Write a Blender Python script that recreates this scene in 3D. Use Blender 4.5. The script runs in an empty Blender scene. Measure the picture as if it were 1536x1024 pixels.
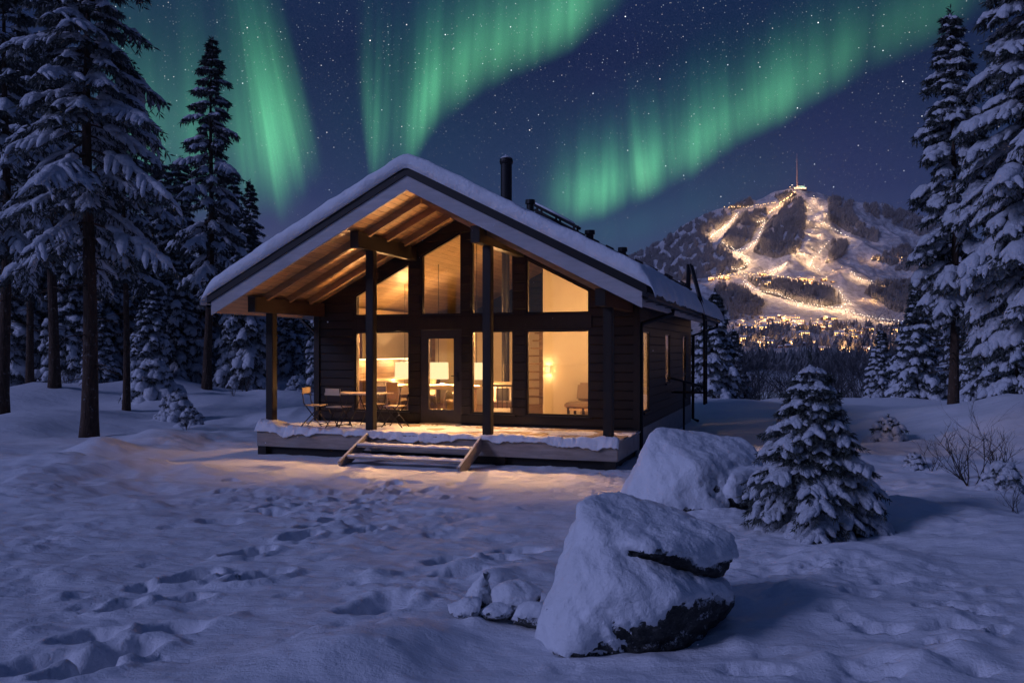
import bpy, bmesh, math, random
import numpy as np
from mathutils import Vector, Matrix
from mathutils.bvhtree import BVHTree

R = math.radians
scene = bpy.context.scene
COL = scene.collection
EYE = 2.0          # eye height; horizon row 525 of 1024, focal length 1240 px on a 1536 px frame
FPX, CX, HY = 1240.0, 768.0, 525.0

# ------------------------------------------------------------------ camera
cam_d = bpy.data.cameras.new('camera')
cam = bpy.data.objects.new('camera', cam_d)
COL.objects.link(cam)
cam.location = (0, 0, EYE)
cam.rotation_euler = (R(90), 0, 0)
cam_d.sensor_width = 36.0
cam_d.lens = 36.0 * FPX / 1536.0
cam_d.shift_y = (HY - 512.0) / 1536.0
cam_d.clip_start = 0.05
cam_d.clip_end = 30000.0
scene.camera = cam

# ------------------------------------------------------------------ render look
scene.view_settings.view_transform = 'Standard'
scene.view_settings.look = 'None'
scene.view_settings.exposure = 0.0
scene.view_settings.gamma = 1.0
cy = scene.cycles
cy.use_denoising = True
cy.max_bounces = 7
cy.diffuse_bounces = 3
cy.glossy_bounces = 3
cy.transparent_max_bounces = 16
cy.sample_clamp_indirect = 4.0
cy.sample_clamp_direct = 0.0
cy.use_light_tree = True
cy.caustics_reflective = False
cy.caustics_refractive = False

# ------------------------------------------------------------------ node helper
class NT:
    def __init__(s, tree):
        s.t = tree; s.n = tree.nodes; s.l = tree.links
    def new(s, typ, **kw):
        nd = s.n.new(typ)
        for k, v in kw.items():
            if k in ('inp',):
                for i, val in v.items():
                    if isinstance(val, bpy.types.NodeSocket):
                        s.l.new(val, nd.inputs[i])
                    else:
                        nd.inputs[i].default_value = val
            else:
                setattr(nd, k, v)
        return nd
    def math(s, op, a, b=0.0, c=None, clamp=False):
        nd = s.n.new('ShaderNodeMath'); nd.operation = op; nd.use_clamp = clamp
        for i, v in enumerate((a, b) if c is None else (a, b, c)):
            if isinstance(v, bpy.types.NodeSocket): s.l.new(v, nd.inputs[i])
            else: nd.inputs[i].default_value = v
        return nd.outputs[0]
    def ramp(s, fac, stops, interp='LINEAR'):
        nd = s.n.new('ShaderNodeValToRGB'); cr = nd.color_ramp; cr.interpolation = interp
        while len(cr.elements) < len(stops): cr.elements.new(0.5)
        for e, (p, c) in zip(cr.elements, stops):
            e.position = p; e.color = (c[0], c[1], c[2], 1) if len(c) == 3 else c
        s.l.new(fac, nd.inputs[0]); return nd.outputs[0]
    def noise(s, vec, scale, detail=3, rough=0.5, dist=0.0, dims='3D', out=0):
        nd = s.n.new('ShaderNodeTexNoise'); nd.noise_dimensions = dims
        if vec is not None: s.l.new(vec, nd.inputs['Vector'])
        nd.inputs['Scale'].default_value = scale; nd.inputs['Detail'].default_value = detail
        nd.inputs['Roughness'].default_value = rough; nd.inputs['Distortion'].default_value = dist
        return nd.outputs[out]
    def mapping(s, vec, scale=(1, 1, 1), loc=(0, 0, 0), rot=(0, 0, 0)):
        nd = s.n.new('ShaderNodeMapping'); s.l.new(vec, nd.inputs['Vector'])
        nd.inputs['Scale'].default_value = scale; nd.inputs['Location'].default_value = loc
        nd.inputs['Rotation'].default_value = rot
        return nd.outputs[0]
    def mix(s, fac, a, b, blend='MIX'):
        nd = s.n.new('ShaderNodeMix'); nd.data_type = 'RGBA'; nd.blend_type = blend
        for i, v in ((0, fac), (6, a), (7, b)):
            if isinstance(v, bpy.types.NodeSocket): s.l.new(v, nd.inputs[i])
            else: nd.inputs[i].default_value = v if i == 0 else ((*v, 1) if len(v) == 3 else v)
        return nd.outputs[2]

# ------------------------------------------------------------------ world: night sky with stars
world = bpy.data.worlds.new('World'); scene.world = world
world.use_nodes = True
w = NT(world.node_tree); w.n.clear()
tc = w.new('ShaderNodeTexCoord')
sep = w.new('ShaderNodeSeparateXYZ', inp={0: tc.outputs['Generated']})
sky = w.ramp(w.math('MAXIMUM', sep.outputs['Z'], 0.0), [
    (0.0, (0.080, 0.092, 0.170)), (0.07, (0.044, 0.066, 0.132)), (0.18, (0.0125, 0.027, 0.072)),
    (0.33, (0.0042, 0.0115, 0.040)), (0.6, (0.007, 0.018, 0.062)), (1.0, (0.008, 0.018, 0.062))])
# the glow of the town and last twilight are stronger to the west (left); towards the right the sky is deeper
west = w.ramp(w.math('MULTIPLY_ADD', sep.outputs['X'], 0.5, 0.5), [
    (0.0, (1.30, 1.15, 1.05)), (0.38, (1.12, 1.06, 1.0)), (0.60, (0.85, 0.90, 0.98)), (0.8, (0.5, 0.62, 0.78)), (1.0, (0.4, 0.5, 0.66))])
sky = w.mix(1.0, sky, west, 'MULTIPLY')
neb = w.noise(tc.outputs['Generated'], 3.2, 4, 0.55)
sky = w.mix(1.0, sky, w.ramp(neb, [(0.3, (0.75, 1.15, 0.98)), (0.5, (1, 1, 1)), (0.7, (1.25, 0.92, 1.12))]), 'MULTIPLY')
def stars(scale, size, thr, gain):
    vo = w.new('ShaderNodeTexVoronoi', feature='F1', inp={'Scale': scale})
    w.l.new(tc.outputs['Generated'], vo.inputs['Vector'])
    d = w.ramp(vo.outputs['Distance'], [(0.0, (1, 1, 1)), (size, (0, 0, 0))], 'EASE')
    sc_ = w.new('ShaderNodeSeparateColor', inp={0: vo.outputs['Color']})
    on = w.math('POWER', w.math('MULTIPLY', w.math('SUBTRACT', sc_.outputs[0], thr, clamp=True), 1.0 / (1 - thr)), 2.2)
    s_ = w.math('MULTIPLY', w.math('MULTIPLY', on, gain), d)
    tint = w.ramp(sc_.outputs[1], [(0.0, (0.75, 0.85, 1.0)), (0.6, (1, 1, 1)), (1.0, (1.0, 0.82, 0.78))])
    return w.mix(1.0, tint, s_, 'MULTIPLY')
st = w.mix(1.0, stars(95, 0.085, 0.35, 3.2), w.mix(1.0, stars(210, 0.15, 0.15, 1.1), stars(340, 0.22, 0.3, .42), 'ADD'), 'ADD')
up = w.ramp(sep.outputs['Z'], [(0.10, (0.12, 0.12, 0.12)), (0.34, (1, 1, 1))])
st = w.mix(1.0, st, up, 'MULTIPLY')
sky = w.mix(1.0, sky, st, 'ADD')
bg = w.new('ShaderNodeBackground', inp={0: sky, 1: 1.45})
wo = w.new('ShaderNodeOutputWorld', inp={0: bg.outputs[0]})

# soft moonlight from high behind the camera, to the left
sun_d = bpy.data.lights.new('moon', 'SUN'); sun_d.energy = 1.05; sun_d.angle = R(14); sun_d.color = (0.46, 0.50, 1.0)
sun = bpy.data.objects.new('moon', sun_d); COL.objects.link(sun)
sun.rotation_euler = (R(63), 0, R(-66))

# ------------------------------------------------------------------ materials
def material(name):
    m = bpy.data.materials.new(name); m.use_nodes = True
    t = NT(m.node_tree); t.n.clear()
    b = t.new('ShaderNodeBsdfPrincipled'); o = t.new('ShaderNodeOutputMaterial', inp={0: b.outputs[0]})
    b.inputs['Specular IOR Level'].default_value = 0.3
    return m, t, b
def bump(t, b, height, dist, strength=1.0, normal=None):
    bn = t.new('ShaderNodeBump', inp={'Height': height, 'Distance': dist, 'Strength': strength})
    if normal is not None: t.l.new(normal, bn.inputs['Normal'])
    t.l.new(bn.outputs[0], b.inputs['Normal']); return bn.outputs[0]

def snow_mat(name, base=(0.80, 0.83, 0.88), fine=30.0, fd=0.012, coarse=6.0, cd=0.04):
    m, t, b = material(name)
    g = t.new('ShaderNodeNewGeometry').outputs['Position']
    n1 = t.noise(g, fine, 5, 0.65); n2 = t.noise(g, coarse, 4, 0.55)
    n3 = t.noise(g, fine * 6, 2, 0.6)
    c = t.ramp(n2, [(0.3, tuple(x * 0.90 for x in base)), (0.7, base)])
    t.l.new(c, b.inputs['Base Color'])
    b.inputs['Roughness'].default_value = 0.62
    a = bump(t, b, n2, cd)
    a = bump(t, b, n1, fd, 1.0, a)
    bump(t, b, n3, fd * 0.25, 1.0, a)
    return m
M = {}
M['snow'] = snow_mat('snow')
M['tree_snow'] = snow_mat('tree_snow', (0.76, 0.80, 0.87), 16.0, 0.05, 5.0, 0.10)
M['roof_snow'] = snow_mat('roof_snow', (0.78, 0.82, 0.88), 16.0, 0.02, 3.0, 0.05)

def ground_mat():
    m, t, b = material('ground_snow')
    g = t.new('ShaderNodeNewGeometry').outputs['Position']
    sx = t.mapping(g, (1.0, 2.4, 1.0), rot=(0, 0, 0.2))
    n1 = t.noise(sx, 7.0, 6, 0.62); n2 = t.noise(g, 46.0, 4, 0.65); n3 = t.noise(sx, 1.6, 4, 0.55)
    n4 = t.noise(g, 190.0, 2, 0.6)
    t.l.new(t.ramp(n3, [(0.3, (0.76, 0.79, 0.85)), (0.7, (0.83, 0.85, 0.89))]), b.inputs['Base Color'])
    b.inputs['Roughness'].default_value = 0.6
    a = bump(t, b, n3, 0.05)
    a = bump(t, b, n1, 0.015, 1.0, a)
    a = bump(t, b, n2, 0.008, 1.0, a)
    bump(t, b, n4, 0.003, 1.0, a)
    return m
M['ground'] = ground_mat()

def wood_mat(name, c0, c1, axis='X', groove=0.0, gscale=7.0, rough=0.6, gax='Z', grain=6.0, dark=0.35, lod=0.02):
    """grain runs along `axis`; plank grooves repeat along `gax` every 1/gscale metres (object space)"""
    m, t, b = material(name)
    oc = t.new('ShaderNodeTexCoord').outputs['Object']
    sc_ = {'X': (0.12, 1, 1), 'Y': (1, 0.12, 1), 'Z': (1, 1, 0.12)}[axis]
    v = t.mapping(oc, tuple(x * grain for x in sc_))
    n = t.noise(v, 3.0, 6, 0.6, 0.6); n2 = t.noise(oc, 1.3, 3)
    c = t.ramp(n, [(0.3, c0), (0.7, c1)])
    c = t.mix(0.5, c, t.ramp(n2, [(0.3, (0.7, 0.7, 0.7)), (0.7, (1.15, 1.15, 1.15))]), 'MULTIPLY')
    nrm = None
    if groove > 0:
        s_ = t.new('ShaderNodeSeparateXYZ', inp={0: oc})
        x = s_.outputs[gax]
        if gax == 'X': x = t.math('ABSOLUTE', x)
        x = t.math('MULTIPLY', x, gscale)
        f = t.math('FRACT', x)
        pl = t.math('FLOOR', x)
        wn = t.new('ShaderNodeTexWhiteNoise', noise_dimensions='1D'); t.l.new(pl, wn.inputs['W'])
        c = t.mix(1.0, c, t.ramp(wn.outputs[0], [(0, (0.82, 0.82, 0.82)), (1, (1.15, 1.15, 1.15))]), 'MULTIPLY')
        e = t.math('MINIMUM', f, t.math('SUBTRACT', 1.0, f))
        gr = t.ramp(e, [(0.0, (0, 0, 0)), (0.07, (1, 1, 1))])
        c = t.mix(t.math('MULTIPLY', t.math('SUBTRACT', 1.0, gr), dark), c, (0.003, 0.003, 0.003))
        nrm = bump(t, b, gr, groove)
    bump(t, b, n, 0.002, 0.6, nrm)
    t.l.new(c, b.inputs['Base Color'])
    b.inputs['Roughness'].default_value = rough
    return m
M['cladding'] = wood_mat('black_brown_cladding', (0.012, 0.0085, 0.007), (0.020, 0.0145, 0.011), 'X', 0.02, 5.2, 0.55, 'Z', dark=0.85)
M['cladding_side'] = wood_mat('black_cladding_side', (0.014, 0.0125, 0.0125), (0.022, 0.020, 0.020), 'Y', 0.02, 5.2, 0.55, 'Z', dark=0.85)
M['dark_wood'] = wood_mat('dark_stained_wood', (0.012, 0.0095, 0.008), (0.021, 0.016, 0.013), 'Z')
M['beam_wood'] = wood_mat('brown_beam_wood', (0.036, 0.020, 0.012), (0.06, 0.034, 0.020), 'Y')
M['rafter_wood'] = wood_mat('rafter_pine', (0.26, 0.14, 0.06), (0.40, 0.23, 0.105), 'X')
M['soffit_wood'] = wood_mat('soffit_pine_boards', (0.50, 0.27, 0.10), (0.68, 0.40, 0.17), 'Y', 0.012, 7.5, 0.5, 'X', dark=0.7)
M['barge'] = wood_mat('pale_barge_board', (0.36, 0.35, 0.37), (0.46, 0.45, 0.47), 'X', grain=5)
M['deck_wood'] = wood_mat('weathered_deck_wood', (0.23, 0.20, 0.185), (0.36, 0.325, 0.30), 'X', grain=6)
M['deck_board'] = wood_mat('deck_boards', (0.30, 0.22, 0.16), (0.46, 0.36, 0.26), 'Y', 0.02, 8.0, 0.6, 'X', dark=0.8)
M['inner_wood'] = wood_mat('inner_pine_panel', (0.22, 0.15, 0.085), (0.30, 0.21, 0.125), 'Y', 0.008, 6.5, 0.5, 'Z', dark=0.5)
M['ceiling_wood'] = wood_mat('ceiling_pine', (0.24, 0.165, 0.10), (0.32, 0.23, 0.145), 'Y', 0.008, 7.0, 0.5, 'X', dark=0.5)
M['floor_wood'] = wood_mat('floor_boards', (0.30, 0.17, 0.08), (0.42, 0.26, 0.13), 'Y', 0.004, 8.0, 0.35, 'X', dark=0.5)
M['pale_wood'] = wood_mat('pale_birch', (0.52, 0.39, 0.25), (0.64, 0.50, 0.34), 'X')

def plain(name, col, rough=0.5, metal=0.0, nscale=12.0, var=0.15, bd=0.0):
    m, t, b = material(name)
    oc = t.new('ShaderNodeTexCoord').outputs['Object']
    n = t.noise(oc, nscale, 4, 0.6)
    t.l.new(t.ramp(n, [(0.25, tuple(c * (1 - var) for c in col)), (0.75, tuple(c * (1 + var) for c in col))]), b.inputs['Base Color'])
    b.inputs['Roughness'].default_value = rough; b.inputs['Metallic'].default_value = metal
    if bd: bump(t, b, n, bd)
    return m
M['black_metal'] = plain('black_metal', (0.012, 0.012, 0.014), 0.45)
M['edge_metal'] = plain('black_edge_metal', (0.010, 0.009, 0.010), 0.5)
M['steel'] = plain('steel', (0.45, 0.43, 0.40), 0.35, 0.8)
M['iron'] = plain('dark_iron', (0.025, 0.022, 0.02), 0.5, 0.3)
M['stone'] = plain('soapstone', (0.36, 0.33, 0.29), 0.6, 0, 8, 0.2, 0.004)
M['white_wall'] = plain('cream_wall', (0.50, 0.45, 0.36), 0.8, 0, 3, 0.04)
M['grey_wall'] = plain('grey_cabinet', (0.13, 0.118, 0.10), 0.6, 0, 3, 0.08)
M['fabric'] = plain('grey_fabric', (0.20, 0.155, 0.12), 0.9, 0, 60, 0.2, 0.002)
M['hide'] = plain('pale_throw', (0.55, 0.47, 0.37), 0.95, 0, 40, 0.2, 0.006)
M['mast'] = plain('reddish_lit_mast', (0.55, 0.36, 0.32), 0.6)  # pale steel; the reddish light on it is put into the colour
M['concrete'] = plain('foundation_panel', (0.30, 0.32, 0.33), 0.7, 0, 5, 0.2, 0.004)
M['frame'] = plain('dark_window_frame', (0.014, 0.012, 0.011), 0.4)
M['door'] = plain('dark_door', (0.030, 0.026, 0.030), 0.42)
M['house_wall'] = plain('house_wall', (0.20, 0.12, 0.08), 0.8)

def rock_mat():
    m, t, b = material('lichen_rock')
    g = t.new('ShaderNodeNewGeometry').outputs['Position']
    n = t.noise(g, 9, 8, 0.7); v = t.noise(g, 30, 6, 0.7); big = t.noise(g, 3, 4, 0.6, 0.6)
    c = t.ramp(n, [(0.25, (0.022, 0.023, 0.024)), (0.5, (0.075, 0.078, 0.076)), (0.75, (0.20, 0.20, 0.195))])
    # rime and snow dust caught in the pits
    d = t.ramp(v, [(0.60, (0, 0, 0)), (0.72, (1, 1, 1))])
    c = t.mix(t.math('MULTIPLY', d, 0.45), c, (0.6, 0.63, 0.68))
    nz = t.new('ShaderNodeSeparateXYZ', inp={0: t.new('ShaderNodeNewGeometry').outputs['Normal']}).outputs[2]
    fine = t.noise(g, 55, 5, 0.75)
    k = t.math('ADD', t.math('MULTIPLY', nz, 0.55), t.math('ADD', t.math('MULTIPLY', fine, 1.1), t.math('MULTIPLY', n, 0.5)))
    c = t.mix(t.ramp(k, [(0.80, (0, 0, 0)), (0.96, (1, 1, 1))]), c, (0.74, 0.77, 0.82))
    t.l.new(c, b.inputs['Base Color']); b.inputs['Roughness'].default_value = 0.85
    a = bump(t, b, big, 0.14); a = bump(t, b, n, 0.07, 1.0, a); bump(t, b, v, 0.02, 1.0, a)
    return m
M['rock'] = rock_mat()

def bark_mat(name, c0, c1):
    m, t, b = material(name)
    g = t.new('ShaderNodeTexCoord').outputs['Object']
    v = t.mapping(g, (14, 14, 3.2)); n = t.noise(v, 1.0, 6, 0.65, 0.8)
    vo = t.new('ShaderNodeTexVoronoi', feature='DISTANCE_TO_EDGE', inp={'Scale': 1.0})
    t.l.new(v, vo.inputs['Vector'])
    c = t.ramp(n, [(0.3, c0), (0.7, c1)])
    fr = t.noise(g, 9, 5, 0.7)   # frost stuck in the cracks
    c = t.mix(t.ramp(fr, [(0.60, (0, 0, 0)), (0.75, (0.55, 0.55, 0.55))]), c, (0.55, 0.57, 0.62))
    t.l.new(c, b.inputs['Base Color']); b.inputs['Roughness'].default_value = 0.9
    a = bump(t, b, vo.outputs[0], 0.03); bump(t, b, n, 0.02, 1.0, a)
    return m
M['bark'] = bark_mat('pine_bark', (0.035, 0.022, 0.015), (0.10, 0.062, 0.042))
M['twig'] = plain('bare_twig', (0.055, 0.045, 0.04), 0.9, 0, 20, 0.3)
M['frost_twig'] = plain('frosted_twig', (0.085, 0.088, 0.10), 0.9, 0, 3, 0.5)

def needle_mat():
    m, t, b = material('needles')
    g = t.new('ShaderNodeNewGeometry').outputs['Position']
    n = t.noise(g, 4, 6, 0.75)
    t.l.new(t.ramp(n, [(0.25, (0.018, 0.027, 0.020)), (0.5, (0.06, 0.072, 0.064)), (0.72, (0.24, 0.255, 0.28))]), b.inputs['Base Color'])
    b.inputs['Roughness'].default_value = 0.75
    return m
M['needles'] = needle_mat()
def farwood_mat():
    m, t, b = material('frosted_far_trees')
    g = t.new('ShaderNodeNewGeometry').outputs['Position']
    n = t.noise(g, 0.15, 4, 0.7); n2 = t.noise(g, 0.011, 4, 0.6)
    c = t.ramp(n, [(0.3, (0.05, 0.055, 0.062)), (0.7, (0.24, 0.245, 0.26))])
    c = t.mix(t.ramp(n2, [(0.4, (0, 0, 0)), (0.65, (0.5, 0.5, 0.5))]), c, (0.30, 0.30, 0.33))
    t.l.new(c, b.inputs['Base Color']); b.inputs['Roughness'].default_value = 0.9
    return m
M['farwood'] = farwood_mat()
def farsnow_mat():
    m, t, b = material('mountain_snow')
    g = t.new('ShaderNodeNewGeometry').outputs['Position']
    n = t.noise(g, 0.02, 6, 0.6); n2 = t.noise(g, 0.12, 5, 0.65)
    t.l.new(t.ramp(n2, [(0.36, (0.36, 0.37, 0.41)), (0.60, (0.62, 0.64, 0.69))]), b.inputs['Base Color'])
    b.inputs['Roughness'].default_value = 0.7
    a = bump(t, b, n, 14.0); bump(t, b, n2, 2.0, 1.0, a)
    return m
M['farsnow'] = farsnow_mat()

def glass_mat():
    m = bpy.data.materials.new('window_glass'); m.use_nodes = True
    t = NT(m.node_tree); t.n.clear()
    tr = t.new('ShaderNodeBsdfTransparent', inp={0: (0.93, 0.92, 0.90, 1)})
    gl = t.new('ShaderNodeBsdfGlossy', inp={0: (0.9, 0.9, 0.9, 1), 1: 0.02})
    lw = t.new('ShaderNodeLayerWeight', inp={0: 0.35})
    f = t.math('MULTIPLY_ADD', lw.outputs[0], 0.5, 0.02, clamp=True)
    mx = t.new('ShaderNodeMixShader', inp={0: f, 1: tr.outputs[0], 2: gl.outputs[0]})
    t.new('ShaderNodeOutputMaterial', inp={0: mx.outputs[0]})
    return m
M['glass'] = glass_mat()
def emit_mat(name, col, strength, sampled=True):
    m = bpy.data.materials.new(name); m.use_nodes = True
    t = NT(m.node_tree); t.n.clear()
    e = t.new('ShaderNodeEmission', inp={0: (*col, 1), 1: strength})
    t.new('ShaderNodeOutputMaterial', inp={0: e.outputs[0]})
    if not sampled: m.cycles.emission_sampling = 'NONE'
    return m
def shade_mat():
    m = bpy.data.materials.new('lit_lamp_shade'); m.use_nodes = True
    t = NT(m.node_tree); t.n.clear()
    e = t.new('ShaderNodeEmission', inp={0: (1.0, .74, .40, 1), 1: 1.25})
    tr = t.new('ShaderNodeBsdfTransparent', inp={0: (.30, .25, .18, 1)})      # thin cloth lets light out
    ad = t.new('ShaderNodeAddShader', inp={0: e.outputs[0], 1: tr.outputs[0]})
    t.new('ShaderNodeOutputMaterial', inp={0: ad.outputs[0]}); return m
M['shade'] = shade_mat()
M['bulb'] = emit_mat('lit_bulb', (1.0, 0.80, 0.50), 1.2)
M['strip'] = emit_mat('lit_light_strip', (1.0, 0.72, 0.38), 6.0)
M['town_warm'] = emit_mat('lit_window_amber', (1.0, 0.56, 0.20), 6.0, False)
M['town_pale'] = emit_mat('lit_window_pale', (1.0, 0.76, 0.46), 6.0, False)
M['lamp_amber'] = emit_mat('lit_lamp_amber', (1.0, 0.60, 0.24), 7.0, False)
M['lamp_white'] = emit_mat('lit_lamp_white', (1.0, 0.84, 0.66), 7.0, False)
M['lamp_green'] = emit_mat('lit_lamp_green', (0.55, 1.0, 0.72), 3.0, False)

# ------------------------------------------------------------------ mesh helpers
def mesh_np(name, V, F, mat=None, smooth=True):
    """V (n,3); F list of int arrays (m,3) or (m,4)"""
    me = bpy.data.meshes.new(name)
    V = np.asarray(V, dtype=np.float32)
    F = [np.asarray(f, dtype=np.int32) for f in (F if isinstance(F, list) else [F]) if len(f)]
    loops = np.concatenate([f.ravel() for f in F]); 
    sizes = np.concatenate([np.full(len(f), f.shape[1], dtype=np.int32) for f in F])
    starts = np.concatenate([[0], np.cumsum(sizes)[:-1]]).astype(np.int32)
    me.vertices.add(len(V)); me.vertices.foreach_set('co', V.ravel())
    me.loops.add(len(loops)); me.loops.foreach_set('vertex_index', loops)
    me.polygons.add(len(sizes)); me.polygons.foreach_set('loop_start', starts); me.polygons.foreach_set('loop_total', sizes)
    me.polygons.foreach_set('use_smooth', np.full(len(sizes), smooth))
    me.update(calc_edges=True); me.validate()
    if mat is not None: me.materials.append(mat)
    return me
class MB:
    """collects vertices and faces of one mesh"""
    def __init__(s): s.v = []; s.f = []
    def add(s, vs, fs):
        o = len(s.v); s.v += [tuple(p) for p in vs]; s.f += [tuple(i + o for i in f) for f in fs]; return s
    def box(s, x0, x1, y0, y1, z0, z1):
        return s.add([(x0, y0, z0), (x1, y0, z0), (x1, y1, z0), (x0, y1, z0), (x0, y0, z1), (x1, y0, z1), (x1, y1, z1), (x0, y1, z1)],
                     [(0, 3, 2, 1), (4, 5, 6, 7), (0, 1, 5, 4), (1, 2, 6, 5), (2, 3, 7, 6), (3, 0, 4, 7)])
    def hexa(s, p):   # 8 points: bottom ring 4, top ring 4
        return s.add(p, [(0, 3, 2, 1), (4, 5, 6, 7), (0, 1, 5, 4), (1, 2, 6, 5), (2, 3, 7, 6), (3, 0, 4, 7)])
    def bar(s, a, b, wx, wz, up=(0, 0, 1)):
        a = Vector(a); b = Vector(b); d = (b - a).normalized(); u = Vector(up)
        if abs(d.dot(u)) > 0.97: u = Vector((0, 1, 0))
        sd = d.cross(u).normalized() * (wx / 2); u = sd.cross(d).normalized() * (wz / 2)
        return s.hexa([a - sd - u, a + sd - u, b + sd - u, b - sd - u, a - sd + u, a + sd + u, b + sd + u, b - sd + u])
    def tube(s, pts, r, n=8, caps=True):
        pts = [Vector(p) for p in pts]; r = r if hasattr(r, '__len__') else [r] * len(pts)
        o = len(s.v); prev = None
        for i, p in enumerate(pts):
            d = (pts[min(i + 1, len(pts) - 1)] - pts[max(i - 1, 0)]).normalized()
            if prev is None:
                a = d.orthogonal().normalized()
            else:
                a = (prev - d * prev.dot(d)); a = a.normalized() if a.length > 1e-6 else d.orthogonal().normalized()
            prev = a; b = d.cross(a)
            for k in range(n):
                t = 2 * math.pi * k / n
                q = p + (a * math.cos(t) + b * math.sin(t)) * r[i]; s.v.append(tuple(q))
        for i in range(len(pts) - 1):
            for k in range(n):
                k2 = (k + 1) % n
                s.f.append((o + i * n + k, o + i * n + k2, o + (i + 1) * n + k2, o + (i + 1) * n + k))
        if caps:
            s.f.append(tuple(o + k for k in range(n))[::-1]); s.f.append(tuple(o + (len(pts) - 1) * n + k for k in range(n)))
        return s
    def build(s, name, mat, parent=None, smooth=False, bevel=0.0):
        me = bpy.data.meshes.new(name); me.from_pydata(s.v, [], s.f)
        if smooth: me.polygons.foreach_set('use_smooth', [True] * len(me.polygons))
        me.materials.append(mat)
        bm = bmesh.new(); bm.from_mesh(me); bmesh.ops.recalc_face_normals(bm, faces=bm.faces)
        if bevel:
            bmesh.ops.bevel(bm, geom=bm.edges[:], offset=bevel, segments=2, affect='EDGES', clamp_overlap=True)
        bm.to_mesh(me); bm.free()
        return link(name, me, parent)
def link(name, data, parent=None):
    o = bpy.data.objects.new(name, data); COL.objects.link(o)
    if parent is not None: o.parent = parent
    return o
def tag(o, label=None, cat=None, group=None, kind=None):
    if label: o['label'] = label
    if cat: o['category'] = cat
    if group: o['group'] = group
    if kind: o['kind'] = kind
    return o
def empty(name, loc, rz=0.0, s=1.0):
    o = link(name, None); o.location = loc; o.rotation_euler = (0, 0, rz); o.scale = (s, s, s); o.empty_display_size = 0.2
    return o
def copy_tree(o, parent=None):
    c = o.copy(); COL.objects.link(c)
    if parent is not None: c.parent = parent
    for ch in list(o.children): copy_tree(ch, c)
    return c

# ------------------------------------------------------------------ noise
_rs = np.random.RandomState(7)
_perm = np.tile(_rs.permutation(512), 3)
_grad = np.stack([np.cos(np.linspace(0, 2 * np.pi, 64, endpoint=False)), np.sin(np.linspace(0, 2 * np.pi, 64, endpoint=False))], 1)
def perlin(x, y, seed=0):
    x = np.asarray(x, float) + seed * 17.3; y = np.asarray(y, float) + seed * 9.1
    xi = np.floor(x).astype(int); yi = np.floor(y).astype(int); xf = x - xi; yf = y - yi
    u = xf ** 3 * (xf * (xf * 6 - 15) + 10); v = yf ** 3 * (yf * (yf * 6 - 15) + 10)
    def g(ix, iy, fx, fy):
        h = _perm[_perm[ix % 512] + (iy % 512)] % 64
        return _grad[h, 0] * fx + _grad[h, 1] * fy
    a = g(xi, yi, xf, yf); b = g(xi + 1, yi, xf - 1, yf); c = g(xi, yi + 1, xf, yf - 1); d = g(xi + 1, yi + 1, xf - 1, yf - 1)
    return ((a * (1 - u) + b * u) * (1 - v) + (c * (1 - u) + d * u) * v) * 1.5
def fbm(x, y, oct=4, seed=0, gain=0.5):
    s = 0; a = 1.0; f = 1.0
    for i in range(oct):
        s = s + a * perlin(np.asarray(x) * f, np.asarray(y) * f, seed + i * 3); a *= gain; f *= 2.03
    return s
def sstep(a, b, x):
    t = np.clip((np.asarray(x, float) - a) / (b - a), 0, 1); return t * t * (3 - 2 * t)

# ------------------------------------------------------------------ ground
CU = (0.94458, -0.32827); CV = (0.32827, 0.94458)      # cabin axes: along the front, and into the house
G0 = (-1.016, 18.293)                                  # middle of the gable wall
CAB_RZ = math.atan2(CU[1], CU[0])
def cab(u, v, z=0.0): return Vector((G0[0] + CU[0] * u + CV[0] * v, G0[1] + CU[1] * u + CV[1] * v, z))
def un(px, py, z=0.0):     # point on a level plane that a spot of the photograph shows
    d = (EYE - z) * FPX / (py - HY); return ((px - CX) / FPX * d, d)

PRINTS = []
for px, py, dx, dy, l, wd, dep in [
    (180, 985, 1.0, 0.9, .24, .12, .16), (182, 912, .8, .9, .15, .10, .10), (120, 1015, 1, .6, .20, .12, .10), (285, 866, .9, 1, .22, .12, .15),
    (388, 866, 1, .8, .25, .11, .13), (372, 826, 1, 1, .23, .11, .14), (280, 897, 1, .5, .18, .11, .07), (452, 800, .7, 1, .22, .11, .11), (474, 785, 1, .6, .2, .11, .10),
    (505, 770, 1, .8, .2, .11, .10), (548, 790, 1, .9, .22, .10, .08), (512, 756, 1, .3, .2, .1, .07), (533, 752, .6, 1, .2, .1, .09), (556, 742, .5, 1, .2, .1, .09),
    (578, 733, .3, 1, .2, .1, .08), (560, 722, .3, 1, .2, .1, .08), (600, 722, .2, 1, .2, .1, .08), (590, 712, .1, 1, .2, .1, .08), (615, 745, .9, .7, .18, .1, .06),
    (430, 748, 1, .2, .22, .12, .06), (465, 742, 1, .2, .22, .12, .06), (400, 757, 1, .2, .25, .12, .05), (500, 735, 1, .4, .2, .1, .06), (330, 775, 1, .3, .25, .14, .05),
    (680, 842, 1, .3, .25, .14, .07), (700, 862, 1, .2, .28, .13, .07), (745, 838, 1, .4, .22, .12, .07), (780, 820, 1, .3, .25, .14, .05), (260, 945, 1, .4, .2, .12, .06),
    (560, 918, 1, .6, .26, .12, .07), (590, 905, 1, .5, .2, .12, .06), (215, 880, 1, .8, .12, .09, .05), (130, 960, 1, .5, .2, .11, .08), (60, 1000, 1, .4, .25, .12, .07)]:
    x, y = un(px, py); n = math.hypot(dx, dy); PRINTS.append((x, y, dx / n, dy / n, l * 1.12, wd * 1.2, dep * 1.8))
_r = random.Random(5)
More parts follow.
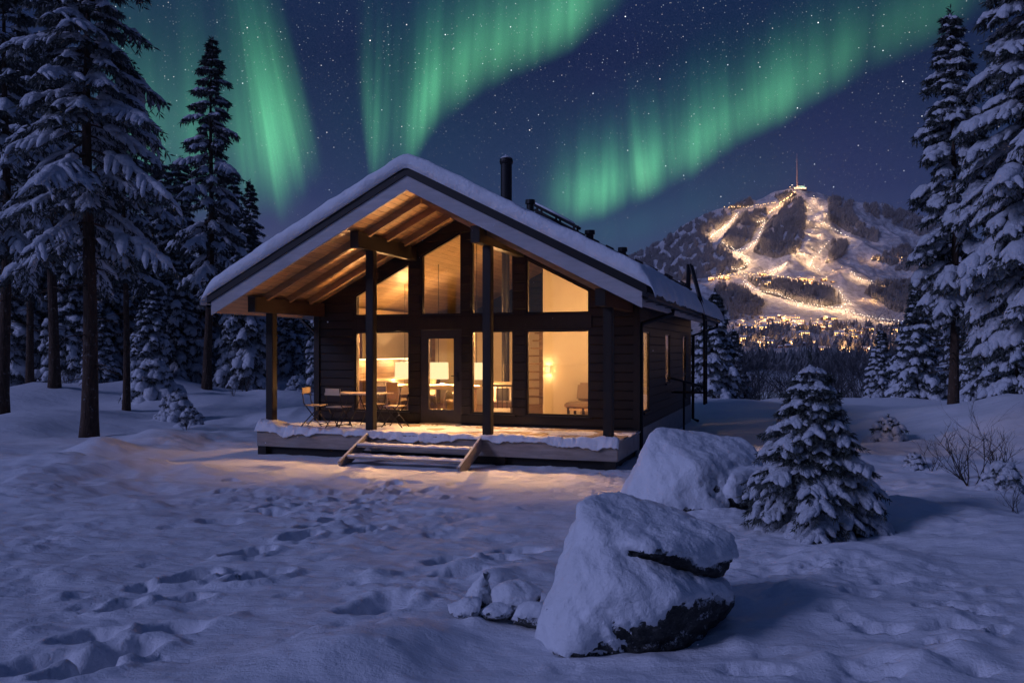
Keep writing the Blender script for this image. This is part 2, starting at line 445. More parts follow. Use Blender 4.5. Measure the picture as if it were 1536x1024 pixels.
for i in range(30):        # trampled snow before the steps and along the left of the porch
    if i < 18: px, py = _r.gauss(600, 55), 708 + abs(_r.gauss(0, 24))
    else: px, py = _r.gauss(420, 80), 702 + abs(_r.gauss(0, 20))
    x, y = un(px, max(py, 706)); a = _r.uniform(-.6, 2.0)
    PRINTS.append((x, y, math.cos(a), math.sin(a), _r.uniform(.12, .2), _r.uniform(.07, .11), _r.uniform(.02, .06)))
for i in range(46):        # older, half drifted dents all over the yard
    px, py = _r.uniform(20, 880), _r.uniform(745, 1015)
    x, y = un(px, py); a = _r.uniform(-.3, 1.6)
    PRINTS.append((x, y, math.cos(a), math.sin(a), _r.uniform(.08, .2), _r.uniform(.05, .11), _r.uniform(.012, .03)))
for i in range(30):        # and a broken crust on the right
    px, py = _r.uniform(1120, 1530), _r.uniform(850, 1020)
    x, y = un(px, py); a = _r.uniform(-.6, .8)
    PRINTS.append((x, y, math.cos(a), math.sin(a), _r.uniform(.10, .24), _r.uniform(.05, .10), _r.uniform(.02, .06)))
BUMPS = []
for px, py, r, a in [(_r.uniform(0, 1500), _r.uniform(740, 1015), _r.uniform(.05, .14), _r.uniform(.015, .045)) for i in range(60)] + [(560, 985, .55, .16), (470, 1010, .5, .08), (640, 960, .35, .06), (1290, 838, .55, .15), (1230, 850, .35, .05), (1200, 900, .5, .09), (1380, 930, .45, .06), (1450, 985, .22, .09),
                     (1350, 985, .25, .07), (1400, 1010, .3, .08), (1250, 920, .6, .05), (690, 850, .28, .07), (740, 868, .25, .08), (640, 905, .3, .07), (800, 850, .3, .08),
                     (1460, 745, 1.1, .22), (1400, 770, .9, .16), (1330, 770, .6, .12), (1500, 800, .8, .15), (1180, 800, .5, .06), (1075, 760, .5, .08),
                     (60, 690, 1.3, .22), (150, 668, .7, .24), (200, 690, .8, .2), (105, 700, .9, .1), (250, 655, 1.1, .2), (20, 720, 1.0, .12), (300, 690, .9, .1), (235, 650, .8, .2),
                     (60, 630, 2.0, .32), (20, 640, 1.6, .3), (330, 640, 1.6, .12)]:
    x, y = un(px, py); BUMPS.append((x, y, r, a))
BUMPS += [(12.8, 21.5, 3.0, .72), (15.5, 19, 3.5, .5), (9.6, 23.5, 2.0, .2), (-14.5, 34, 3.2, .8), (-18, 30, 4, .7), (-11, 29, 2.5, .45), (-8.7, 31, 2.6, .55), (-6.3, 26, 2.0, .35), (-21, 24, 4, .5)]

def ground_z(x, y, detail=True):
    x = np.asarray(x, float); y = np.asarray(y, float)
    z = -0.17 * sstep(7, 14, y) + 0.12 * sstep(4, 9, x - 0.25 * y) * sstep(6, 14, y)
    z = z + 1.1 * sstep(26, 60, y) * sstep(0, -14, x)
    z = z - 7.0 * sstep(34, 78, y) * sstep(-6, 4, x - 0.08 * y)
    far = sstep(12, 30, np.hypot(x, y - 4))
    z = z + 0.05 * fbm(x / 2.6, y / 2.6, 3, 1) + 0.22 * far * fbm(x / 7.0, y / 7.0, 3, 4)
    lum = sstep(-1.0, -5.0, x + .12 * (y - 10)) * sstep(8, 12, y) + sstep(2.0, 5.0, x - .18 * y) * sstep(3, 6, y)
    z = z + np.clip(lum, 0, 1) * sstep(45, 30, y) * (0.085 * fbm(x / 1.5, y / 1.5, 3, 77, .55) + .05 * np.maximum(fbm(x / .8, y / .8, 2, 79), 0))
    for bx, by, r, a in BUMPS:
        q = ((x - bx) ** 2 + (y - by) ** 2) / (r * r); z = z + a * np.exp(-q * 1.3)
    # level pad under the house
    u = (x - G0[0]) * CU[0] + (y - G0[1]) * CU[1]; v = (x - G0[0]) * CV[0] + (y - G0[1]) * CV[1]
    pad = sstep(1.6, 0.2, np.maximum(np.abs(u) - 4.2, np.maximum(-3.4 - v, v - 9.8)))
    z = z * (1 - pad) + (-0.19) * pad
    if detail:
        near = sstep(26, 12, y) * sstep(16, 9, np.abs(x))
        z = z + near * (0.026 * fbm(x / 0.70, y / 0.42, 4, 9, 0.58))
        # crusted, walked-on snow in soft patches
        patch = np.clip(fbm(x / 3.0, y / 2.2, 2, 21) * 1.8 + 0.25, 0, 1)
        z = z + near * patch * (0.030 * np.maximum(fbm(x / 0.34, y / 0.26, 4, 31, 0.62), -0.4) + 0.034 * np.abs(fbm(x / .75, y / .55, 3, 37)))
        wx = x + 0.035 * perlin(x / .09, y / .09, 3); wy = y + 0.035 * perlin(x / .09, y / .09, 5)
        for fx, fy, dx, dy, l, wd, dep in PRINTS:
            m = (np.abs(x - fx) < 0.7) & (np.abs(y - fy) < 0.7)
            if not m.any(): continue
            a = (wx[m] - fx) * dx + (wy[m] - fy) * dy; b = -(wx[m] - fx) * dy + (wy[m] - fy) * dx
            q = np.sqrt((a / l) ** 2 + (b / wd) ** 2)
            z[m] = z[m] - dep * (1 - sstep(0.70, 1.08, q)) + 0.16 * dep * np.exp(-((q - 1.3) / 0.25) ** 2)
    return z
def gz(x, y): return float(ground_z(np.array([x]), np.array([y]), False)[0])

def spaced(segs):
    out = []
    for a, b, st in segs:
        out += list(np.arange(a, b, st))
    return out
def grow(start, end, st, g):
    out = []; p = start; s = 1 if end > start else -1
    while (p - end) * s < 0: out.append(p); st *= g; p += s * st
    out.append(end); return out
gx = sorted(set(list(grow(-8, -240, .05, 1.09)) + spaced([(-8 + .05, -5, .05), (-5, 5, .03), (5, 8, .05)]) + list(grow(8, 240, .05, 1.09))))
gy = sorted(set(list(grow(3.6, -60, .05, 1.14)) + spaced([(3.63, 9, .03), (9, 14, .045), (14, 19, .06)]) + list(grow(19, 135, .07, 1.05))))
gx = np.array(gx); gy = np.array(gy)
XX, YY = np.meshgrid(gx, gy)
ZZ = ground_z(XX.ravel(), YY.ravel()).reshape(XX.shape)
def grid_faces(ny, nx):
    i = np.arange(ny * nx).reshape(ny, nx)
    return np.stack([i[:-1, :-1].ravel(), i[:-1, 1:].ravel(), i[1:, 1:].ravel(), i[1:, :-1].ravel()], 1)
ground = link('snow_ground', mesh_np('snow_ground', np.stack([XX.ravel(), YY.ravel(), ZZ.ravel()], 1), grid_faces(*XX.shape), M['ground']))
tag(ground, kind='structure')

# ------------------------------------------------------------------ valley and mountain (heights in metres over real distance)
SIL = np.array([(-900, 520), (200, 505), (600, 470), (800, 440), (900, 408), (940, 390), (985, 366), (1020, 342), (1060, 320), (1100, 305), (1130, 298), (1165, 290),
                (1195, 283), (1235, 286), (1262, 294), (1300, 303), (1340, 313), (1390, 328), (1450, 346), (1536, 372), (1800, 430), (2400, 500)], float)
def far_py(px, d):
    """how far below/above eye level the land lies at distance d, as an elevation"""
    r = np.interp(px, SIL[:, 0], SIL[:, 1])
    s_d = np.array([100, 180, 260, 420, 620, 820, 1000], float); s_p = np.array([590, 552, 545, 533, 514, 494, 478], float)
    low = np.interp(d, s_d, s_p)
    t = np.clip((d - 1000) / 620.0, 0, 1)
    t2 = 0.82 * t + 0.18 * np.sin(t * np.pi) * 0.6 + 0.18 * t * t
    up = 478 + (r - 478) * np.clip(t2, 0, 1)
    up = np.where(d > 1620, r + (d - 1620) * 0.35, up)
    return np.where(d < 1000, low, up)
dl = np.concatenate([np.linspace(105, 300, 30), np.linspace(306, 1000, 110)[0:], np.linspace(1006, 1640, 230), np.linspace(1650, 1900, 14)])
kl = np.linspace(-1.35, 1.35, 150); kd = np.linspace(0.10, 0.66, 420)
kl = np.array(sorted(set(list(kl[kl < 0.10]) + list(kd) + list(kl[kl > 0.66]))))
KK, DD = np.meshgrid(kl, dl)
PX = CX + KK * FPX
PY = far_py(PX, DD)
FX = KK * DD; FY = DD
FZ = EYE - (PY - HY) / FPX * DD
rel = sstep(950, 1250, DD) * (1 - 0.6 * sstep(1500, 1620, DD))
rg = 1 - np.abs(fbm(FX / 240 + .3 * perlin(FX / 300, FY / 300, 8), FY / 420, 4, 40))
FZ = FZ + rel * ((rg - 0.75) * 42 + 12 * fbm(FX / 90, FY / 90, 4, 44)) + (1 - sstep(900, 1100, DD)) * sstep(150, 400, DD) * 1.2 * fbm(FX / 60, FY / 60, 3, 50)
FZ = FZ + sstep(1580, 1620, DD) * 5 * fbm(FX / 40, FY / 40, 3, 47)
FV = np.stack([FX.ravel(), FY.ravel(), FZ.ravel()], 1)
FF = grid_faces(*KK.shape)
nsplit = int((dl < 1000.1).sum()) - 1
nq = len(kl) - 1
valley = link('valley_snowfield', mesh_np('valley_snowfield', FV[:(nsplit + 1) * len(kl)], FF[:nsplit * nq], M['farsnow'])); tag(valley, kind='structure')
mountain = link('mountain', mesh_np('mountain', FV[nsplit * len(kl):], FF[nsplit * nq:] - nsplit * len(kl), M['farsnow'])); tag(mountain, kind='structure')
bvh = BVHTree.FromPolygons([tuple(p) for p in FV], [tuple(int(i) for i in f) for f in FF])
def hit(px, py):
    d = Vector(((px - CX) / FPX, 1.0, (HY - py) / FPX)).normalized()
    r = bvh.ray_cast(Vector((0, 0, EYE)), d)
    return r[0]
def zz(x, y): return (940 + .3224 * x, 230 + .3224 * y)

# woods on the mountain: one far-off mass per wooded flank
def inpoly(p, poly):
    x, y = p; c = False; j = len(poly) - 1
    for i in range(len(poly)):
        xi, yi = poly[i]; xj, yj = poly[j]
        if (yi > y) != (yj > y) and x < (xj - xi) * (y - yi) / (yj - yi) + xi: c = not c
        j = i
    return c
FOREST = {
 'far_left': [(-60, 520), (0, 470), (200, 380), (360, 295), (450, 275), (500, 275), (490, 300), (380, 400), (380, 425), (440, 440), (510, 490), (560, 530), (530, 550), (470, 565), (300, 590), (150, 600), (-60, 600)],
 'gully': [(530, 290), (560, 275), (650, 262), (655, 310), (600, 350), (575, 410), (505, 458), (430, 425), (470, 370)],
 'middle': [(740, 235), (790, 215), (833, 215), (837, 300), (822, 400), (790, 470), (690, 490), (590, 465), (615, 420), (650, 330), (700, 290)],
 'right': [(935, 205), (1060, 205), (1045, 260), (1080, 320), (1175, 370), (1165, 418), (1100, 400), (1030, 370), (940, 310)],
 'far_right': [(1085, 225), (1300, 262), (1460, 320), (1460, 420), (1380, 400), (1300, 350), (1190, 315), (1120, 280)],
 'right_low': [(1110, 655), (1150, 605), (1440, 590), (1440, 770), (1230, 735), (1180, 690)],
 'band': [(560, 592), (700, 595), (900, 620), (975, 645), (1000, 700), (900, 718), (780, 690), (640, 652)],
 'left_low': [(420, 610), (545, 632), (640, 705), (600, 745), (480, 745), (400, 690)],
 'clump': [(955, 412), (1035, 415), (1005, 480), (930, 515)],
 'knoll': [(1140, 500), (1250, 440), (1420, 420), (1440, 560), (1250, 545), (1210, 515)],
 'crest': [(470, 262), (530, 222), (575, 210), (590, 240), (500, 265)],
 'summit_wood': [(690, 205), (760, 180), (790, 195), (720, 235)],
}
rr = random.Random(11)
def far_tree(V, F, p, h, r):
    o = len(V); n = 5; a0 = rr.random() * 6
    dx, dy = rr.uniform(-.1, .1) * r, rr.uniform(-.1, .1) * r
    for zf, rf in ((0.04, .75), (0.32, 1.0), (0.36, .62), (0.66, .60), (0.69, .36)):
        for k in range(n):
            a = a0 + k * 2 * math.pi / n + zf * 3; q = r * rf * rr.uniform(.7, 1.2)
            V.append((p.x + q * math.cos(a), p.y + q * math.sin(a), p.z + h * zf))
    V.append((p.x + dx, p.y + dy, p.z + h))
    for i in range(4):
        for k in range(n):
            k2 = (k + 1) % n; F.append((o + i * n + k, o + i * n + k2, o + (i + 1) * n + k2, o + (i + 1) * n + k))
    for k in range(n): F.append((o + 4 * n + k, o + 4 * n + (k + 1) % n, o + 5 * n, o + 5 * n))
def build_wood(name, spots, label, hs, cat='woodland'):
    V = []; F = []
    for p, s in spots: far_tree(V, F, p, hs * s * rr.uniform(.7, 1.35), hs * s * rr.uniform(.2, .3))
    Fa = np.array(F); tri = Fa[:, 2] == Fa[:, 3]
    o = link(name, mesh_np(name, V, [Fa[~tri], Fa[tri][:, :3]], M['farwood'], smooth=False))
    tag(o, label, cat, kind='stuff'); return o
WLAB = {'far_left': 'long dark wood covering the left flank of the mountain', 'gully': 'small wood between the two lit trails on the left slope',
        'middle': 'dark wedge of wood left of the wide main ski run', 'right': 'wood bordering the right side of the main ski run', 'far_right': 'thin wood on the high right shoulder of the mountain',
        'right_low': 'low wood at the right foot of the mountain', 'band': 'band of wood above the long lit winding trail', 'left_low': 'wood below the lights at the left foot of the mountain',
        'clump': 'little clump of trees in the open right of the main run', 'knoll': 'pale frosted wood on the right knoll', 'crest': 'trees on the crest above the amber lights', 'summit_wood': 'trees just below the summit lodge'}
for key, poly in FOREST.items():
    xs = [p[0] for p in poly]; ys = [p[1] for p in poly]
    area = 0.5 * abs(sum(poly[i][0] * poly[i - 1][1] - poly[i - 1][0] * poly[i][1] for i in range(len(poly))))
    dens = {'far_left': .046, 'far_right': .040, 'knoll': .038}.get(key, .058)
    spots = []; tries = 0
    while len(spots) < area * dens and tries < area:
        tries += 1
        q = (rr.uniform(min(xs), max(xs)), rr.uniform(min(ys), max(ys)))
        if not inpoly(q, poly): continue
        if perlin(q[0] / 30, q[1] / 30, 60) < -.28 - (.0 if key not in ('far_left', 'far_right', 'knoll') else -.22): continue
        h = hit(*zz(*q))
        if h is None or h.y > 1640: continue
        spots.append((h, 1.0))
    if spots: build_wood('mountain_wood', spots, WLAB[key], 7.0)
# tree lines among the fields of the valley floor
VAL = [((480, 770), (640, 745), 14, 'dark trees at the left edge of the village'), ((500, 860), (700, 850), 12, 'tree line beyond the snowy field below the village'),
       ((640, 820), (960, 830), 12, 'trees mixed among the village houses'), ((960, 815), (1420, 830), 14, 'dark tree line right of the village'),
       ((470, 985), (1000, 1000), 16, 'dark hazy low wood below the lowest valley road'), ((900, 985), (1420, 990), 16, 'low wood right of centre at the near edge of the valley'), ((560, 900), (860, 890), 10, 'trees along the lower road of the valley'), ((880, 905), (1290, 915), 10, 'tree line above the lit road at lower right'), ((1100, 870), (1290, 890), 10, 'field trees under the village on the right')]
for (x0, y0), (x1, y1), n, lab in VAL:
    spots = []
    for i in range(int(abs(x1 - x0) * (.42 if y0 < 950 else 1.1))):
        t = rr.random(); x = x0 + (x1 - x0) * t; y = y0 + (y1 - y0) * t + rr.gauss(0, n * .8)
        if perlin(x / 45, y / 18, 71) < -.2: continue
        h = hit(*zz(x, y))
        if h: spots.append((h, 1.0 * rr.uniform(.6, 1.25)))
    build_wood('valley_trees', spots, lab, 3.6 if y0 > 950 else 7.0, 'trees')

# ------------------------------------------------------------------ floodlit pistes: real lamps on posts along the runs
def lamp_mesh(h, r, mat, name):
    m = MB(); m.tube([(0, 0, -1), (0, 0, h)], .16, 5)
    me = bpy.data.meshes.new(name)
    o0 = len(m.v); n = 6
    rings = [(h, .3), (h + .45 * r, 1.0), (h + 1.1 * r, .9), (h + 1.6 * r, .2)]
    m.tube([(0, 0, z) for z, _ in rings], [q * r for _, q in rings], n)
    me.from_pydata(m.v, [], m.f); me.materials.append(M['black_metal']); me.materials.append(mat)
    for p in me.polygons:
        if min(p.vertices) >= o0: p.material_index = 1
    return me
LM = {'w': lamp_mesh(6, .48, M['lamp_white'], 'piste_lamp'), 'a': lamp_mesh(5, .9, M['lamp_amber'], 'piste_lamp'), 's': lamp_mesh(5, .6, M['lamp_amber'], 'piste_lamp'), 'g': lamp_mesh(6, 1.0, M['lamp_green'], 'piste_lamp')}
ltypes = {}
def lit(kind, power):
    key = (kind, power)
    if key not in ltypes:
        d = bpy.data.lights.new('lamp_light', 'POINT'); d.energy = power; d.shadow_soft_size = 1.0
        d.color = {'w': (1.0, .57, .27), 'a': (1.0, .50, .19), 's': (1.0, .50, .19), 'g': (.6, 1, .75)}[kind]
        ltypes[key] = d
    return ltypes[key]
def piste_lamp(px, py, kind, power, label, group, lift=9.0):
    h = hit(px, py)
    if h is None: return
    o = link('piste_lamp', LM[kind]); o.location = h
    s = h.y / 1400.0; o.scale = (s, s, s)
    tag(o, label, 'lamp', group)
    if power:
        l = link('lamp_light', lit(kind, power)); l.parent = o; l.location = (0, 0, lift)
def trail(pts, step, kind, power, label, group, jit=1.5, lift=11.0):
    pts = [zz(*p) for p in pts]
    acc = 0.0
    for a, b in zip(pts[:-1], pts[1:]):
        L = math.hypot(b[0] - a[0], b[1] - a[1]); n = max(1, round(L / (step * .6)))
        for i in range(n):
            t = (i + rr.uniform(.2, .8)) / n
            piste_lamp(a[0] + (b[0] - a[0]) * t + rr.uniform(-jit, jit), a[1] + (b[1] - a[1]) * t + rr.uniform(-jit * .6, jit * .6), kind, round(power * .62), label, group, lift)
P0 = 6000
trail([(520, 290), (470, 350), (385, 410)], 5.0, 'w', P0, 'post lamp on the steep lit trail at the upper left', 'lamps of the upper left trail')
trail([(440, 430), (520, 475), (575, 520), (545, 550), (490, 555)], 5.5, 'w', P0 * .8, 'post lamp on the hooked trail at the left', 'lamps of the hooked left trail')
trail([(650, 325), (605, 340)], 6, 'w', P0 * .7, 'post lamp on top of the second trail', 'lamps on the second trail top')
trail([(640, 335), (605, 425), (560, 460), (505, 470)], 6.0, 'w', P0 * .8, 'post lamp on the second lit trail left of the dark wedge wood', 'lamps of the second trail')
trail([(790, 190), (740, 228), (690, 272), (662, 292)], 5.5, 'a', P0 * .8, 'amber lamp on the trail dropping left from the summit', 'amber lamps below the summit')
trail([(455, 265), (500, 262), (560, 266), (640, 250), (700, 245)], 6.5, 's', P0 * .35, 'small amber lamp along the crest left of the summit', 'amber lamps along the crest', lift=6)
trail([(548, 588), (545, 620), (600, 650), (700, 670), (800, 710), (920, 730), (1000, 735), (1080, 765), (1180, 788), (1300, 797), (1400, 802)], 6.0, 'w', P0 * .55, 'post lamp on the long winding lit trail above the village', 'lamps of the long winding trail')
trail([(985, 640), (1010, 690), (1040, 712), (1000, 728)], 6.5, 'w', P0 * .5, 'post lamp on the short spur above the winding trail', 'lamps of the short spur')
trail([(640, 570), (700, 552), (752, 522)], 7, 'w', P0 * .55, 'post lamp on the curved run in the middle basin', 'lamps of the middle basin')
trail([(940, 425), (885, 490), (850, 538), (905, 562)], 7, 'w', P0 * .7, 'post lamp on the curved run right of the main run', 'lamps of the curved run')
trail([(1038, 560), (1080, 600), (1140, 610)], 8, 'w', P0 * .6, 'post lamp on the hooked run in the right basin', 'lamps of the right basin')
trail([(900, 330), (960, 370), (1035, 405)], 8, 'w', P0 * .8, 'post lamp along the right branch of the main run', 'lamps of the right branch')
trail([(845, 170), (890, 172), (940, 190)], 4.5, 'w', P0 * .5, 'bright lamp on the ridge right of the summit lodge', 'lamps of the summit ridge', .6)
trail([(380, 602), (470, 580), (550, 572), (650, 578), (800, 600), (950, 632)], 5.5, 's', P0 * .25, 'small amber lamp in the row under the ski runs', 'amber lamps in the row', 2.5, 6)
for x, y in [(870, 215), (905, 265), (860, 285), (878, 312), (850, 330), (905, 345), (880, 360), (862, 385), (900, 395), (848, 420), (862, 455), (800, 470), (825, 480), (790, 488), (930, 300), (870, 240), (845, 260)]:
    piste_lamp(*zz(x, y), 'w', P0 * .9, 'floodlight post on the wide main ski run', 'floodlights of the main run')
for x, y in [(1140, 505), (1170, 510), (940, 510), (925, 515), (1280, 500), (870, 590), (930, 590), (960, 560), (1000, 545), (1100, 690), (1150, 695), (1160, 700), (1190, 640)]:
    piste_lamp(*zz(x, y), 's', P0 * .5, 'scattered amber lamp on the lower right slopes', 'scattered lower lamps')

# summit lodge and mast
sp = hit(*zz(806, 168)) or Vector((540, 1600, 300))
lodge = empty('summit_lodge', sp); lodge.scale = (.6, .6, .6); tag(lodge, 'long lit lodge on the mountain summit at the foot of the mast', 'lodge')
m = MB(); m.box(-22, 20, -6, 6, -4, 6); m.box(-8, 14, -5, 5, 6, 10); m.build('wall', M['house_wall'], lodge)
m = MB(); m.hexa([(-23, -7, 6), (-8, -7, 6), (-8, 7, 6), (-23, 7, 6), (-22, -1, 8), (-9, -1, 8), (-9, 1, 8), (-22, 1, 8)]); m.box(-9, 15, -6, 6, 10, 10.8); m.box(14.2, 21, -7, 7, 6, 6.8); m.build('roof', M['snow'], lodge)
m = MB()
for i in range(9): m.box(-20 + i * 4.4, -17.6 + i * 4.4, -6.3, -6.05, 1.5, 4.2)
m.build('window', M['town_pale'], lodge)
m = MB()
for i in range(5): m.box(-6 + i * 4, -3.6 + i * 4, -5.3, -5.05, 7.2, 9.2)
m.build('lit_sign_band', M['lamp_green'], lodge)
mast = empty('summit_mast', sp + Vector((-3, 8, 0))); tag(mast, 'thin tall radio mast on the mountain summit', 'mast')
m = MB()
for a in range(3):
    c, s_ = math.cos(a * 2.094), math.sin(a * 2.094); m.tube([(1.5 * c, 1.5 * s_, -4), (.35 * c, .35 * s_, 62)], [.42, .30], 5)
for i in range(20):
    z = 2 + i * 3; r = 1.5 - 1.15 * z / 62
    for a in range(3):
        c, s_, c2, s2 = math.cos(a * 2.094), math.sin(a * 2.094), math.cos(a * 2.094 + 2.094), math.sin(a * 2.094 + 2.094)
        m.tube([(r * c, r * s_, z), (r * c2, r * s2, z + 2.4)], .12, 4)
m.build('lattice', M['mast'], mast)
m = MB(); m.tube([(0, 0, 8), (0, 0, 72)], [.5, .22], 6); m.build('antenna', M['mast'], mast)
for x, y, k in [(770, 165, 'w'), (782, 160, 'g'), (794, 172, 'a'), (822, 158, 'g'), (830, 165, 'g'), (812, 170, 'w'), (760, 172, 's')]:
    piste_lamp(*zz(x, y), k, P0 * .4, 'lamp standing round the summit lodge', 'lamps round the summit lodge')

# village houses: three kinds, each house its own object
def house_mesh(wd, dp, h, rh, seed, warm):
    r_ = random.Random(seed); me = bpy.data.meshes.new('village_house'); m = MB(); mats = []
    def put(fn, mi):
        n0 = len(m.f); fn(); mats.extend([mi] * (len(m.f) - n0))
    put(lambda: m.box(-wd / 2, wd / 2, -dp / 2, dp / 2, -2, h), 0)
    put(lambda: m.add([(-wd / 2 - .4, -dp / 2 - .4, h), (wd / 2 + .4, -dp / 2 - .4, h), (wd / 2 + .4, dp / 2 + .4, h), (-wd / 2 - .4, dp / 2 + .4, h), (-wd / 2 - .4, 0, h + rh), (wd / 2 + .4, 0, h + rh)],
        [(0, 1, 5, 4), (2, 3, 4, 5), (1, 2, 5), (3, 0, 4), (0, 3, 2, 1)]), 1)
    n = max(2, int(wd / 2.6))
    for fl in range(max(1, int(h / 2.7))):
        for i in range(n):
            if r_.random() < .3: continue
            x = -wd / 2 + (i + .5) * wd / n
            put(lambda: m.box(x - .65, x + .65, -dp / 2 - .12, -dp / 2 - .02, fl * 2.7 + .7, fl * 2.7 + 2.2), 2)
    me.from_pydata(m.v, [], m.f); me.materials.append(M['house_wall']); me.materials.append(M['snow']); me.materials.append(M['town_warm'] if warm else M['town_pale'])
    me.polygons.foreach_set('material_index', mats); return me
HM = [house_mesh(9, 7, 3.4, 2.4, 1, True), house_mesh(14, 8, 5.6, 2.6, 2, True), house_mesh(22, 10, 8.4, 2.2, 3, False), house_mesh(7, 6, 3, 2.2, 4, False)]
HL = ['small wooden house with amber windows in the valley village', 'two storey house with amber windows in the valley village', 'long hotel block with pale lit windows in the valley village', 'little hut with pale lit windows in the valley village']
def house(px, py, k, grp, where):
    h = hit(px, py)
    if h is None: return
    o = link('village_house', HM[k]); o.location = h; o.rotation_euler = (0, 0, rr.uniform(-.5, .5)); s = rr.uniform(.42, .66) * (h.y / 800) ** .5; o.scale = (s, s, s)
    tag(o, HL[k].replace('in the valley village', where), 'house', grp)
def town_lamp(px, py, power, where, grp):
    h = hit(px, py)
    if h is None: return
    o = link('street_lamp', LM['s']); o.location = h; s = h.y / 1500; o.scale = (s, s, s)
    tag(o, 'amber street lamp ' + where, 'street lamp', grp)
    if power:
        l = link('lamp_light', lit('a', power)); l.parent = o; l.location = (0, 0, 8.5)
for x0, x1, y, sy, nh, nl, where, grp in [
    (520, 640, 800, 14, 14, 8, 'at the left end of the valley village', 'left village houses'), (640, 800, 785, 14, 22, 12, 'in the heart of the valley village', 'central village houses'), (780, 960, 805, 16, 24, 14, 'on the right side of the valley village', 'right village houses'),
    (960, 1100, 840, 14, 8, 6, 'scattered right of the valley village', 'scattered right houses'), (560, 860, 888, 10, 20, 12, 'along the lower valley road', 'lower road houses'), (470, 560, 880, 14, 5, 4, 'at the far left of the lower road', 'far left houses'),
    (880, 1290, 925, 7, 8, 10, 'beside the lit road at lower right', 'lit road houses'), (1120, 1290, 850, 10, 5, 4, 'on the far right edge of the village', 'far right houses'), (580, 960, 600, 14, 16, 0, 'in the row under the ski runs', 'houses under the ski runs'), (380, 480, 585, 8, 6, 3, 'left of the row under the ski runs', 'houses left under the runs')]:
    for i in range(int(nh * 1.5)): house(*zz(rr.uniform(x0, x1), rr.gauss(y, sy)), rr.choice([0, 0, 1, 3, 0, 3, 1]), grp, where)
    for i in range(int(nl * 1.6)): town_lamp(*zz(rr.uniform(x0, x1), rr.gauss(y, sy)), 1800, where, grp.replace('houses', 'lamps'))

# ------------------------------------------------------------------ aurora: three curtains of light, far and high
def aurora_mat(name, col_lo, col_hi, strength, rays, seed, soft=0.16):
    m = bpy.data.materials.new(name); m.use_nodes = True
    t = NT(m.node_tree); t.n.clear()
    uv = t.new('ShaderNodeUVMap').outputs[0]
    s_ = t.new('ShaderNodeSeparateXYZ', inp={0: uv}); U, V_ = s_.outputs[0], s_.outputs[1]
    v1 = t.mapping(uv, (rays, 0.35, 1), loc=(seed, 0, 0)); v2 = t.mapping(uv, (rays * 4.5, 0.6, 1), loc=(seed * 2, 0, 0)); v3 = t.mapping(uv, (rays * .35, 1.0, 1), loc=(seed * 3, 1, 0))
    n1 = t.noise(v1, 1.0, 3, 0.5, .3); n2 = t.noise(v2, 1.0, 2, 0.5); n3 = t.noise(v3, 1.0, 2, 0.5)
    ray = t.math('MULTIPLY', t.ramp(n1, [(0.30, (.30, .30, .30)), (0.68, (1.15, 1.15, 1.15))]), t.ramp(n2, [(0.28, (.62, .62, .62)), (0.72, (1.15, 1.15, 1.15))]))
    ray = t.math('MULTIPLY', ray, t.ramp(n3, [(0.3, (.6, .6, .6)), (0.65, (1.15, 1.15, 1.15))]))
    # lower hem: ragged by noise, soft; then a long fade upwards
    vv = t.math('ADD', V_, t.math('MULTIPLY', t.math('SUBTRACT', n1, .5), .14))
    rise = t.ramp(vv, [(0.02, (0, 0, 0)), (soft, (1, 1, 1))], 'EASE')
    inv = t.math('SUBTRACT', 1.0, V_, clamp=True)
    fall = t.math('ADD', t.math('MULTIPLY', t.math('POWER', inv, 3.4), 1.05), t.math('MULTIPLY', t.math('POWER', inv, 1.1), .20))
    ue = t.math('MULTIPLY', t.ramp(U, [(0.0, (0, 0, 0)), (0.2, (1, 1, 1))], 'EASE'), t.ramp(U, [(0.8, (1, 1, 1)), (1.0, (0, 0, 0))], 'EASE'))
    gl = t.new('ShaderNodeAttribute', attribute_name='glow').outputs['Fac']
    st_ = t.math('MULTIPLY', t.math('MULTIPLY', t.math('MULTIPLY', rise, fall), t.math('MULTIPLY', ue, ray)), t.math('MULTIPLY', gl, strength))
    c = t.ramp(V_, [(0.0, col_lo), (0.45, tuple((a + b) / 2 for a, b in zip(col_lo, col_hi))), (0.9, col_hi)])
    e = t.new('ShaderNodeEmission', inp={0: c, 1: st_})
    tr = t.new('ShaderNodeBsdfTransparent')
    ad = t.new('ShaderNodeAddShader', inp={0: tr.outputs[0], 1: e.outputs[0]})
    t.new('ShaderNodeOutputMaterial', inp={0: ad.outputs[0]})
    m.cycles.emission_sampling = 'NONE'
    return m
def catmull(P, n):
    P = np.array(P, float); out = []
    Q = np.vstack([2 * P[0] - P[1], P, 2 * P[-1] - P[-2]])
    for i in range(1, len(Q) - 2):
        for t in np.linspace(0, 1, n, endpoint=False):
            a, b, c, d = Q[i - 1], Q[i], Q[i + 1], Q[i + 2]
            out.append(.5 * ((2 * b) + (c - a) * t + (2 * a - 5 * b + 4 * c - d) * t * t + (3 * b - a - 3 * c + d) * t ** 3))
    out.append(P[-1]); return np.array(out)
